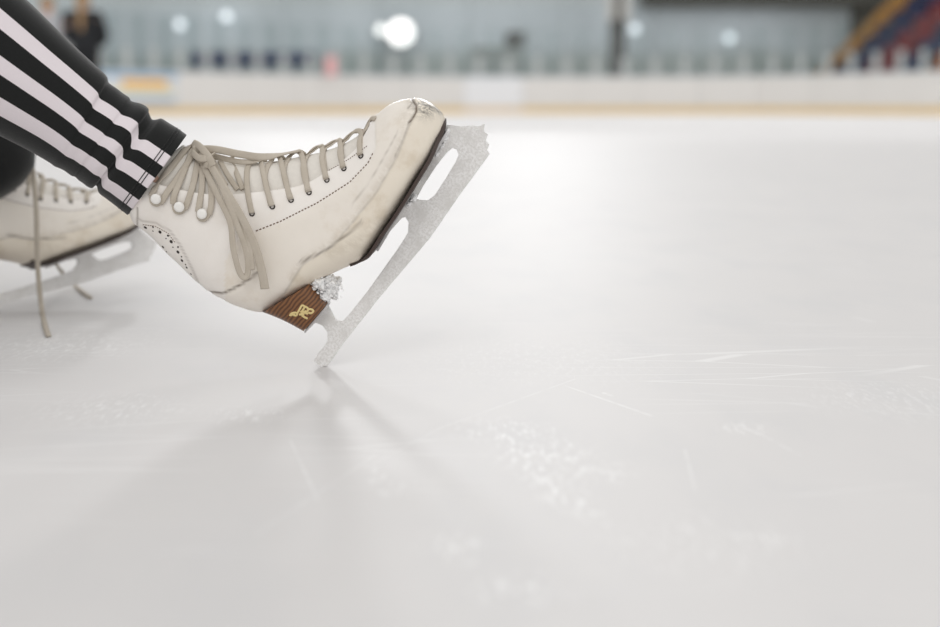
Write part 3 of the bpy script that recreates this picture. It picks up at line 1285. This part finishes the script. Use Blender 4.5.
# on over the knee and down the thigh to the hip
knee_c = sum(trows[-1], Vector()) / NC
hip_r = Vector((-0.92, 1.31, 0.105))
last = trows[-1]
tdir0 = (knee_c - sum(trows[-8], Vector()) / NC).normalized()
pts = [knee_c, knee_c + tdir0 * 0.055, knee_c + Vector((-0.11, 0.01, 0.015)), knee_c.lerp(hip_r, 0.55) + Vector((-0.02, 0, 0.05)), hip_r]
rad = [1.0, 1.03, 1.05, 1.12, 1.18]
axis_y = Vector((0, -1, 0))
a0 = (last[0] - knee_c)
for i in range(1, 17):
    s = i / 4
    c = Vector(crom(pts, s))
    t = (Vector(crom(pts, min(4, s + 0.1))) - Vector(crom(pts, max(0, s - 0.1)))).normalized()
    up = t.cross(axis_y)
    if up.dot(a0) < 0 and i < 4:
        up = -up
    up.normalize()
    r = a0.length * crom([(x,) for x in rad], s)[0]
    row = []
    base = last
    for j in range(NC):
        d = base[j] - knee_c
        ca = d.dot(a0) / a0.length_squared
        sa = d.dot(axis_y) / (a0.length * 0.96)
        resid = d - a0 * ca - axis_y * (a0.length * 0.96 * sa)
        row.append(c + up * (r * ca) + axis_y * (r * sa) + resid * max(0.0, 1 - i / 8))
    trows.append(row)
tv = [v for r in trows for v in r]
tf = grid_faces(len(trows), NC, True)

# joints
ank_r = at(164, 183, D)
knee_r = knee_c.copy()
LB = LM @ L(165, 185)                                   # inside the top of the far boot
ank_l = LM @ L(196, 215)
hip_l = Vector((-0.92, 1.49, 0.105))
knee_l = Vector((-0.80, 1.585, 0.50))
pel = Vector((-0.93, 1.40, 0.115))
waist = Vector((-1.03, 1.40, 0.30))
chest = Vector((-1.10, 1.40, 0.47))
neckb = Vector((-1.13, 1.40, 0.59))
head = Vector((-1.11, 1.40, 0.70))
sh_r, sh_l = Vector((-1.13, 1.24, 0.54)), Vector((-1.13, 1.56, 0.54))
el_r, el_l = Vector((-1.33, 1.20, 0.32)), Vector((-1.33, 1.60, 0.32))
wr_r, wr_l = Vector((-1.42, 1.17, 0.075)), Vector((-1.42, 1.63, 0.075))
toe_r, toe_l = at(310, 225, D), LM @ L(310, 225)

# trousers: pelvis, far leg (skin) + near leg (loft)
cuff_l = at(14, 198, 1.595)
cuff2_l = LM @ L(140, 165)
J = [pel, hip_r, hip_l, hip_l.lerp(knee_l, .5), knee_l, knee_l.lerp(cuff_l, .35), knee_l.lerp(cuff_l, .8), cuff_l, waist]
E = [(0, 1), (0, 2), (2, 3), (3, 4), (4, 5), (5, 6), (6, 7), (0, 8)]
R = [.125, .10, .10, .088, .072, .070, .066, .066, .125]
sv, sf = skin_vf('t', J, E, R)
V_all = local_to(tv + sv, PEL)
F_all = tf + [tuple(i + len(tv) for i in q) for q in sf]
trousers = mesh('trousers', V_all, F_all, [M['black'], M['stripe']], person)
nrow_stripe = len(trows) - 1
# which faces are stripes: looked up by the vertex columns
for p in trousers.data.polygons:
    vs_ = list(p.vertices)
    if max(vs_) < len(tv):
        cols = sorted(set(v % NC for v in vs_))
        rows_ = sorted(set(v // NC for v in vs_))
        c0 = cols[0] if not (0 in cols and NC - 1 in cols) else NC - 1
        if cidx[c0]:
            p.material_index = 1
trousers['label'] = 'black trousers with three white stripes'


for srow in (2.3, 2.75):
    rr = trows[int(round(srow * PER))]
    cc = sum(rr, Vector()) / NC
    P = [cc + (v - cc) * 1.006 for v in rr] + [cc + (rr[0] - cc) * 1.006]
    v, f = ribbon(P, [(p - cc).normalized() for p in P], 0.0009, 0.0008, 1, 6)
    mesh('hem_stitching', local_to(v, PEL), f, M['black'], trousers)


# body
fing_J, fing_E, fing_R = [], [], []


def hand(J, E, R, wrist_i, side):
    """palm flat on the ice behind the body, five fingers pointing back"""
    w = J[wrist_i]
    palm = w + Vector((-0.055, 0.0, -0.052))
    J.append(palm)
    R.append((.026, .018))
    pi = len(J) - 1
    E.append((wrist_i, pi))
    for k, (dy, ln) in enumerate(((-.030, .070), (-.010, .080), (.011, .076), (.030, .060))):
        kn = palm + Vector((-0.035, dy * side, -0.004))
        b = len(J)
        J.extend([kn, kn + Vector((-ln * .5, dy * .3 * side, .004)), kn + Vector((-ln, dy * .45 * side, -.006))])
        R.extend([.0095, .0085, .007])
        E.extend([(pi, b), (b, b + 1), (b + 1, b + 2)])
    b = len(J)
    t = w + Vector((-0.03, -0.028 * side, -0.045))
    J.extend([t, t + Vector((-0.022, -0.026 * side, -0.006)), t + Vector((-0.045, -0.034 * side, -0.010))])
    R.extend([.012, .010, .0085])
    E.extend([(pi, b), (b, b + 1), (b + 1, b + 2)])


knee_r = knee_c + Vector((-.035, 0, .02))
hip_b = hip_r.lerp(knee_r, .5) + Vector((-.02, 0, .035))
J = [pel, waist, chest, neckb, head, head + Vector((0.012, 0, .085)), sh_r, el_r, wr_r, sh_l, el_l, wr_l, hip_r, knee_r, ank_r, toe_r, hip_l, knee_l, ank_l, toe_l, hip_b, at(196, 212, D)]
E = [(0, 1), (1, 2), (2, 3), (3, 4), (4, 5), (2, 6), (6, 7), (7, 8), (2, 9), (9, 10), (10, 11), (0, 12), (12, 20), (20, 13), (13, 14), (14, 21), (21, 15), (0, 16), (16, 17), (17, 18), (18, 19)]
R = [.08, .085, .085, .05, .088, .06, .04, .036, .026, .04, .036, .026, .05, .040, .034, .018, .05, .042, .030, .020, .045, .022]
hand(J, E, R, 8, 1)
hand(J, E, R, 11, -1)
bv, bf = skin_vf('b', J, E, R)
body = mesh('body', local_to(bv, PEL), bf, M['skin'], person)
# face
parts = []
for sy in (-1, 1):
    parts.append(sphere_vf(head + Vector((0.070, sy * .030, .025)), (.010, .013, .009)))
mesh('eye', local_to(join_vf(*parts)[0], PEL), join_vf(*parts)[1], M['white_leather'], person)
nv, nf = skin_vf('n', [head + Vector((.078, 0, .03)), head + Vector((.102, 0, .0)), head + Vector((.085, 0, -.012))], [(0, 1), (1, 2)], [.010, .014, .010])
mesh('nose', local_to(nv, PEL), nf, M['skin'], person)
mv, mf = tube([head + Vector((.080, -.025, -.04)), head + Vector((.090, 0, -.042)), head + Vector((.080, .025, -.04))], .006)
mesh('mouth', local_to(mv, PEL), mf, M['pink'], person)
for sy in (-1, 1):
    v, f = sphere_vf(head + Vector((-0.005, sy * .088, .01)), (.018, .010, .030))
    mesh('ear', local_to(v, PEL), f, M['skin'], person)
hvv, hff = clump_vf(head + Vector((-.022, 0, .045)), (.098, .100, .105), 4, 0.10)
hv2, hf2 = skin_vf('h', [head + Vector((-.09, 0, .08)), head + Vector((-.15, 0, .04)), head + Vector((-.17, 0, -.10))], [(0, 1), (1, 2)], [.03, .035, .015])
v, f = join_vf((hvv, hff), (hv2, hf2))
mesh('hair', local_to(v, PEL), f, M['brown_hair'], person)
# jacket
J = [pel + Vector((0, 0, .03)), waist, chest, neckb, sh_r, el_r, wr_r + Vector((.01, 0, .03)), sh_l, el_l, wr_l + Vector((.01, 0, .03))]
E = [(0, 1), (1, 2), (2, 3), (2, 4), (4, 5), (5, 6), (2, 7), (7, 8), (8, 9)]
v, f = skin_vf('j', J, E, [.14, .135, .145, .065, .066, .052, .042, .066, .052, .042])
mesh('jacket', local_to(v, PEL), f, M['fleece'], person)

# ------------------------------------------------------------------ people far down the rink


def standing(loc, rz, name_label, jacket_mat, trouser_mat, hair_mat, tail, height=1.68):
    p = thing('person', name_label, 'person', loc)
    p.rotation_euler = (0, 0, rz)
    k = height / 1.70

    def q(x, y, z):
        return Vector((x, y, z)) * k
    J = [q(0, 0, .92), q(0, 0, 1.12), q(0, 0, 1.34), q(0, 0, 1.46), q(0.01, 0, 1.56), q(.02, 0, 1.64),
         q(0, -.18, 1.38), q(.03, -.24, 1.12), q(.19, -.09, 1.0), q(0, .18, 1.38), q(.03, .24, 1.12), q(.19, .09, 1.0),
         q(0, -.09, .88), q(.02, -.10, .50), q(0, -.10, .13), q(.12, -.11, .08), q(0, .09, .88), q(.02, .10, .50), q(0, .10, .13), q(.12, .11, .08)]
    E = [(0, 1), (1, 2), (2, 3), (3, 4), (4, 5), (2, 6), (6, 7), (7, 8), (2, 9), (9, 10), (10, 11), (0, 12), (12, 13), (13, 14), (14, 15), (0, 16), (16, 17), (17, 18), (18, 19)]
    R = [.105, .10, .11, .05, .085, .06, .05, .04, .03, .05, .04, .03, .08, .055, .04, .035, .08, .055, .04, .035]
    for wi, sd in ((8, 1), (11, -1)):
        w = J[wi]
        J.append(w + q(.03, 0, -.06))
        R.append((.03, .02))
        pi = len(J) - 1
        E.append((wi, pi))
        for dy, ln in ((-.024, .06), (-.008, .07), (.009, .066), (.025, .05)):
            b = len(J)
            J.extend([J[pi] + q(.012, dy, -.03), J[pi] + q(.03, dy, -.03 - ln)])
            R.extend([.010, .008])
            E.extend([(pi, b), (b, b + 1)])
        b = len(J)
        J.extend([w + q(.05, .02 * sd, -.045), w + q(.075, .03 * sd, -.08)])
        R.extend([.011, .009])
        E.extend([(pi, b), (b, b + 1)])
    v, f = skin_vf('b', J, E, R)
    mesh('body', v, f, M['skin'], p)
    hd = q(.01, 0, 1.57)
    for sy in (-1, 1):
        a, b = sphere_vf(hd + q(.078, sy * .03, .025), .011)
        mesh('eye', a, b, M['jacket_black'], p)
        a, b = sphere_vf(hd + q(0, sy * .086, 0), (.016, .010, .03))
        mesh('ear', a, b, M['skin'], p)
    a, b = sphere_vf(hd + q(.092, 0, 0), (.016, .012, .02))
    mesh('nose', a, b, M['skin'], p)
    a, b = sphere_vf(hd + q(.082, 0, -.04), (.008, .024, .006))
    mesh('mouth', a, b, M['pink'], p)
    hp = clump_vf(hd + q(-.02, 0, .03), (.098 * k, .098 * k, .105 * k), 3, .08)
    if tail:
        hp2 = skin_vf('h', [hd + q(-.09, 0, .06), hd + q(-.145, 0, -.03), hd + q(-.150, 0, -.22), hd + q(-.135, 0, -.40)], [(0, 1), (1, 2), (2, 3)], [.03, .045, .05, .02])
        hp = join_vf(hp, hp2)
    mesh('hair', hp[0], hp[1], hair_mat, p)
    J2 = [q(0, 0, .84), q(0, 0, 1.12), q(0, 0, 1.33), q(0, 0, 1.46), q(0, -.19, 1.38), q(.03, -.25, 1.12), q(.18, -.10, 1.02), q(0, .19, 1.38), q(.03, .25, 1.12), q(.18, .10, 1.02)]
    v, f = skin_vf('j', J2, [(0, 1), (1, 2), (2, 3), (2, 4), (4, 5), (5, 6), (2, 7), (7, 8), (8, 9)], [.20, .185, .175, .075, .085, .072, .06, .085, .072, .06])
    mesh('jacket', v, f, jacket_mat, p)
    J3 = [q(0, 0, .90), q(0, -.09, .86), q(.02, -.10, .50), q(0, -.10, .15), q(0, .09, .86), q(.02, .10, .50), q(0, .10, .15)]
    v, f = skin_vf('t', J3, [(0, 1), (1, 2), (2, 3), (0, 4), (4, 5), (5, 6)], [.13, .10, .075, .065, .10, .075, .065])
    mesh('trousers', v, f, trouser_mat, p)
    for sy in (-1, 1):
        v, f = skin_vf('s', [q(0, sy * .10, .22), q(-.01, sy * .10, .10), q(.06, sy * .105, .085), q(.15, sy * .11, .075)], [(0, 1), (1, 2), (2, 3)], [.056, .056, .048, .036])
        bl = box_vf(q(.05, sy * .105, .022), (.29 * k, .004, .044 * k))
        v, f = join_vf((v, f), bl)
        mesh('skate', v, f, M['white_leather'], p)
    return p


YP = 17.0
pp = at(87.5, 100, YP)
standing((pp.x, YP, 0), math.radians(90), 'blurred person in black with a long blond ponytail, standing beyond the striped leg', M['jacket_black'], M['jacket_black'], M['hair'], True, 1.70)
pp = at(52, 100, YP + 1)
standing((pp.x, YP + 1, 0), math.radians(-60), 'blurred person in a pale grey jacket, standing left of the blond ponytail', M['jacket_grey'], M['jacket_black'], M['hair'], False, 1.72)

# ------------------------------------------------------------------ the rink
fl = mesh('floor', [(-60, -30, 0), (60, -30, 0), (60, 90, 0), (-60, 90, 0)], [(0, 1, 2, 3)], M['ice'], smooth=False)
structure(fl)
fl['label'] = 'scratched white rink ice'

# board line (plan), seen from above
PATH = [(-18.5, 12), (-18.3, 18), (-16.6, 26), (-13.6, 31.5), (-10.6, 35.8), (-7.6, 40.0), (-4.6, 43.0), (-1.2, 44.7), (3, 45.2), (7, 45.0), (10.2, 43.4), (12.4, 40.3), (13.9, 36.6), (16.2, 30), (17.2, 22), (17.4, 14)]
dense = [Vector(tuple(crom(PATH, i * (len(PATH) - 1) / 900.0)) + (0,)) for i in range(901)]
acc = [0.0]
for a, b in zip(dense, dense[1:]):
    acc.append(acc[-1] + (b - a).length)


def along(s):
    for i in range(900):
        if acc[i + 1] >= s:
            f = (s - acc[i]) / max(1e-9, acc[i + 1] - acc[i])
            return dense[i].lerp(dense[i + 1], f)
    return dense[-1]


BH = 1.24
k_px = []
npan = int(acc[-1] / 2.0)
inview = lambda p, m=40: p.y > 5 and -m < project(Vector((p.x, p.y, 1)))[0] < 940 + m
first_panel = None
for i in range(npan):
    a, b = along(2.0 * i), along(2.0 * i + 2.0)
    mid = (a + b) / 2
    if not (inview(a, 260) or inview(b, 260)):
        continue
    dv = (b - a)
    ang = math.atan2(dv.y, dv.x)
    ln = dv.length - 0.01
    cpx = project(Vector((mid.x, mid.y, 1)))[0]
    fresh = abs(cpx - 522) < 29
    t = thing('rink_board_panel', 'fresh white board panel with paler kick strip, just right of the raised blade tip' if fresh else 'white rink board panel with yellow kick strip along the far edge of the ice',
              'rink board', (mid.x, mid.y, 0), None if fresh else 'white rink board panels around the ice')
    t.rotation_euler = (0, 0, ang)
    box('board', (0, 0.06, BH / 2 + .12), (ln, .10, BH - .24), M['whiter_board'] if fresh else M['white_board'], t)
    box('kick_plate', (0, 0.05, .12), (ln, .12, .24), M['kick_pale'] if fresh else M['kick'], t)
    box('cap_rail', (0, 0.06, BH + .02), (ln, .16, .04), M['cap'], t, .008)
# posts and panes on top of the boards
for i in range(int(acc[-1])):
    s = i + 0.5
    if s + 1 > acc[-1]:
        break
    a, b = along(s), along(s + 1)
    if not inview(a, 230):
        continue
    dv = b - a
    ang = math.atan2(dv.y, dv.x)
    nrm = Vector((-dv.y, dv.x, 0)).normalized()
    c = a + nrm * .06
    t = thing('glass_screen', 'clear glass screen with a short pale post, standing on the far rink boards', 'glass screen', (c.x, c.y, BH + .04), 'glass screens along the boards')
    t.rotation_euler = (0, 0, ang)
    box('post', (0, 0, .31), (.26, .07, .62), M['post'], t, .012)
    box('foot_plate', (0, 0, .012), (.30, .11, .024), M['post'], t)
    box('pane', (dv.length / 2, 0, .80), (dv.length - .27, .012, 1.55), M['glass'], t)

# advertising sheets on the boards behind the leg
def board_at(px):
    best, bs = 1e9, 0
    for i in range(0, 901):
        if dense[i].y < 20:
            continue
        x = project(Vector((dense[i].x, dense[i].y, 1)))[0]
        if abs(x - px) < best:
            best, bs = abs(x - px), i
    return bs


def sheet(px0, px1, label):
    s0, s1 = acc[board_at(px0)], acc[board_at(px1)]
    V, F = [], []
    n = 6
    for i in range(n + 1):
        q = along(s0 + (s1 - s0) * i / n)
        d = along(s0 + (s1 - s0) * i / n + .05) - q
        nn = Vector((-d.y, d.x, 0)).normalized()
        for z in (.27, 1.20):
            V.append(q - nn * .03 + Vector((0, 0, z)))
        for z in (.27, 1.20):
            V.append(q - nn * .012 + Vector((0, 0, z)))
    for i in range(n):
        b = i * 4
        F += [(b, b + 4, b + 5, b + 1), (b + 2, b + 3, b + 7, b + 6), (b + 1, b + 5, b + 7, b + 3), (b, b + 2, b + 6, b + 4)]
    F += [(0, 1, 3, 2), (n * 4, n * 4 + 2, n * 4 + 3, n * 4 + 1)]
    o = mesh('advertising_sheet', V, F, M['advert'], smooth=False)
    tag(o, label, 'advert')


sheet(96, 178, 'blurred advert with an orange block on the boards just right of the striped leg')

# pink notice on the glass
q = at(331, 66, 42.6)
nb_ = box('notice', (0, 0, 0), (.34, .02, .62), M['pink'])
nb_.location = (q.x, 42.55, q.z)
tag(nb_, 'small pink notice above the boards, left of the floodlights', 'notice')

# ------------------------------------------------------------------ the hall behind
WY = 58.0
w = box('wall_back', (0, WY + .15, 6), (90, .3, 12), M['wall'])
structure(w)
w = box('wall_left', (-34, 30, 6), (.3, 56, 12), M['wall'])
structure(w)
w = box('wall_right', (44, 30, 6), (.3, 56, 12), M['wall'])
structure(w)
# dark wall piece and beam at the right
a = at(850, 40, WY - .1)
b = at(1010, 40, WY - .1)
w = box('trim_dark_bay', ((a.x + b.x) / 2, WY - .15, 6), (b.x - a.x, .28, 12), M['dark_wall'])
structure(w)
a = at(640, 3, WY - .5)
b = at(872, 3, WY - .5)
w = box('trim_beam', ((a.x + b.x) / 2, WY - .5, a.z + .32), (b.x - a.x, .4, .9), M['dark_wall'])
structure(w)

# steel column with two pale boxes
a = at(617, 60, 54)
colm = thing('column', 'dark steel column rising behind the boards, with two pale boxes near its top', 'column', (a.x, 54, 0))
box('shaft', (0, 0, 5), (.62, .5, 10), M['column'], colm)
box('base_plate', (0, 0, .03), (.9, .8, .06), M['column'], colm)
z = at(622, 8, 53.6).z
for px in (611, 626):
    q = at(px, 8, 53.6)
    bx_ = box('junction_box', (q.x - a.x, -.36, z + .15), (.30, .2, 1.3), M['pale_box'], colm, .02)
    bx_['label'] = 'pale box'

# grey kit behind the glass
a = at(497, 60, 51)
kit = thing('equipment_cabinet', 'dark grey cabinet with raised hood, blurred behind the glass, right of the floodlights', 'cabinet', (a.x, 51, 0))
box('cabinet_body', (0, 0, 1.25), (2.0, .8, 2.5), M['grey_kit'], kit, .04)
q = at(515, 42, 51)
box('hood', (q.x - a.x, 0, 2.76), (.75, .7, .6), M['column'], kit, .06)

# lamps
def flood(px, py, Y, r, label):
    q = at(px, py, Y)
    t = thing('floodlight', label, 'light', q, 'glaring floodlights' if False else None)
    V, F = [], []
    K = 32
    prof = [(r * .35, .38), (r * .75, .28), (r * 1.04, .02), (r * 1.04, -.04), (r * .96, -.04), (r * .94, .02)]
    for rr, yy in prof:
        for k in range(K):
            an = 2 * PI * k / K
            V.append(Vector((rr * math.cos(an), yy, rr * math.sin(an))))
    mesh('housing', V, grid_faces(len(prof), K, True) + [tuple(range(K))], M['housing'], t)
    V = [Vector((r * .95 * math.cos(2 * PI * k / K), -.01, r * .95 * math.sin(2 * PI * k / K))) for k in range(K)]
    V += [Vector((v.x * .6, -.05, v.z * .6)) for v in V]
    F = [(k, (k + 1) % K, K + (k + 1) % K, K + k) for k in range(K)] + [tuple(range(K, 2 * K))]
    mesh('lens', V, F, M['lens'], t)
    box('bracket', (0, .42, 0), (.12, .12, .16), M['housing'], t)
    v, f = tube([Vector((0, .48, .12)), Vector((0, .48, -q.z * .5)), Vector((0, .48, -q.z))], .045)
    mesh('mast', v, f, M['housing'], t)
    box('foot_plate', (0, .48, .02 - q.z), (.4, .2, .04), M['housing'], t)
    t.rotation_euler = (0, 0, 0)
    return t


flood(381, 30, 57.2, .22, 'smaller of the two glaring white floodlights, on the left')
flood(401, 32.5, 57.2, .57, 'larger of the two glaring white floodlights, on the right')


def globe(px, py, Y, label):
    q = at(px, py, Y)
    t = thing('globe_lamp', label, 'light', q, None)
    v, f = sphere_vf((0, 0, 0), .19, 20, 12)
    mesh('globe', v, f, M['lamp'], t)
    v, f = tube([Vector((0, .1, .12)), Vector((0, .25, .2)), Vector((0, .5, .2))], .03)
    mesh('stem', v, f, M['housing'], t)


globe(180, 24.5, 57.5, 'round pale lamp on the far wall, leftmost, just right of the ponytail')
globe(226.5, 16.5, 57.5, 'round bright lamp on the far wall, second from the left')
globe(634.5, 29.5, 57.5, 'round pale lamp beside the dark steel column')
globe(729.5, 38, 57.5, 'round pale lamp on the far wall, right of the dark column')

# seats -------------------------------------------------------------------
def seat_mesh():
    parts = [box_vf((0, 0, .42), (.46, .42, .05)), box_vf((.0, .20, .66), (.46, .05, .46)), box_vf((0, .02, .2), (.10, .10, .40))]
    V, F = join_vf(*parts)
    me = bpy.data.meshes.new('stadium_seat')
    me.from_pydata([tuple(v) for v in V], [], F)
    return me


SM = {}
for k in ('navy', 'red', 'seat_orange'):
    SM[k] = seat_mesh()
    SM[k].materials.append(M[k])


def seat(loc, rz, key, label, group):
    o = bpy.data.objects.new('stadium_seat', SM[key])
    COL.objects.link(o)
    o.location = loc
    o.rotation_euler = (0, 0, rz)
    tag(o, label, 'seat', group)


# row of navy seats at the left, on a low platform
a, b = at(189, 60, 47), at(318, 60, 47)
pl = box('seating_platform', ((a.x + b.x) / 2, 47.1, .64), (b.x - a.x + .4, 1.3, 1.28), M['concrete'])
tag(pl, 'low platform behind the boards under the row of navy seats', 'platform')
n = int((b.x - a.x) / .5)
for i in range(n):
    seat((a.x + .25 + i * .5, 47.1, 1.28), 0, 'navy', 'navy seat in the row behind the far boards, left of the floodlights', 'navy seats behind the left boards')

# stand at the right: rows run away from us, rising to the right
X0, Z0, RUN, RISE = 15.1, 1.05, .56, .52
Y_END = 55.0
NR = 9
for r in range(NR):
    hh = Z0 + r * RISE
    o = box('stand_tier', (0, 0, hh / 2), (RUN - .004, 16.4, hh), M['concrete'])
    o.location = (X0 - .6 + RUN * (r + .5), 46.8, 0)
    tag(o, 'concrete tier under the seats of the stand rising at the right', 'stand tier', 'concrete tiers of the right stand')
blocks = [(54.4, 50.6, 'navy'), (49.8, 46.4, 'red'), (45.6, 43.0, 'navy'), (42.2, 39.2, 'seat_orange')]
names = {'navy': 'navy seat', 'red': 'red seat', 'seat_orange': 'orange seat'}
for bi, (y0, y1, key) in enumerate(blocks):
    y = y0
    while y > y1:
        for r in range(NR):
            p = Vector((X0 - .6 + (r + .5) * RUN, y, Z0 + r * RISE))
            qx, qy = project(p + Vector((0, 0, .5)))
            if -10 < qx < 955 and qy > -25:
                seat(p, -PI / 2, key, {0: 'navy seat in the stand at right, next to the ochre parapet', 1: 'red seat in the stand at right, between two blocks of navy seats',
                                       2: 'navy seat in the stand at right, beyond the red seats', 3: 'orange seat low at the right edge of the stand'}[bi],
                     ['navy seats by the parapet', 'red seats of the stand', 'navy seats right of the red block', 'orange seats of the stand'][bi])
        y -= .52
# ochre parapet along the far end of the stand
p0, p1 = at(822, 80, Y_END + .1), at(917, -14, Y_END + .1)
dv = (p1 - p0)
nrm = Vector((-dv.z, 0, dv.x)).normalized()
V = []
for y in (Y_END + .002, Y_END + .30):
    for p in (p0, p1):
        V.append(Vector((p.x, y, 0)))
        V.append(Vector((p.x, y, p.z)) + nrm * .34)
F = [(0, 1, 3, 2), (4, 6, 7, 5), (0, 4, 5, 1), (2, 3, 7, 6), (0, 2, 6, 4), (1, 5, 7, 3)]
pa = mesh('parapet', V, F, M['orange'], smooth=False)
tag(pa, 'sloping ochre parapet at the edge of the seating stand', 'parapet')

# ------------------------------------------------------------------ light
wd = bpy.data.worlds.new('hall_light')
scene.world = wd
wd.use_nodes = True
bg = wd.node_tree.nodes['Background']
bg.inputs[0].default_value = (1.0, 0.99, 0.978, 1)
bg.inputs[1].default_value = 0.80


def area(name, loc, target, size, power, col=(1, 1, 1), sy=None, spread=180):
    ld = bpy.data.lights.new(name, 'AREA')
    ld.energy = power
    ld.color = col
    ld.size = size
    ld.spread = math.radians(spread)
    if sy:
        ld.shape = 'RECTANGLE'
        ld.size_y = sy
    o = bpy.data.objects.new(name, ld)
    COL.objects.link(o)
    o.location = loc
    d = Vector(target) - Vector(loc)
    o.rotation_euler = d.to_track_quat('-Z', 'Y').to_euler()
    return o


T = (-0.1, 1.2, 0.1)
COOL = (.975, .985, 1)
area('ceiling_or_fill_light', (-4.1, 31.6, 8.0), T, 1.5, 16, COOL, spread=24)
area('ceiling_or_fill_light', (1.7, 31.6, 8.0), T, 1.5, 16, COOL, spread=24)
area('ceiling_or_fill_light', (0.6, 10.5, 8.0), T, 1.1, 12, COOL, spread=70)
area('ceiling_or_fill_light', (-0.5, -6.0, 7.0), T, 5.0, 190, (1, .985, .97))  # added soft fill behind the camera, brightens the near side of the boot
for yy in (13, 23, 33):
    for xx in (-12, -4, 4, 12):
        area('ceiling_or_fill_light', (xx, yy, 9.0), (xx, yy, 0), 1.5, 92, COOL, spread=110)  # added grid, lifts the far ice to an even brightness
for yy in (28, 40):
    for xx in (-10, 0, 10):
        area('ceiling_or_fill_light', (xx, yy, 10.0), (xx, yy + 6, 0), 1.5, 170, COOL)  # added fill for the far end, brightens boards and back wall

scene.cycles.max_bounces = 8
scene.cycles.transparent_max_bounces = 12
scene.cycles.caustics_reflective = False
scene.cycles.caustics_refractive = False
scene.cycles.use_denoising = True
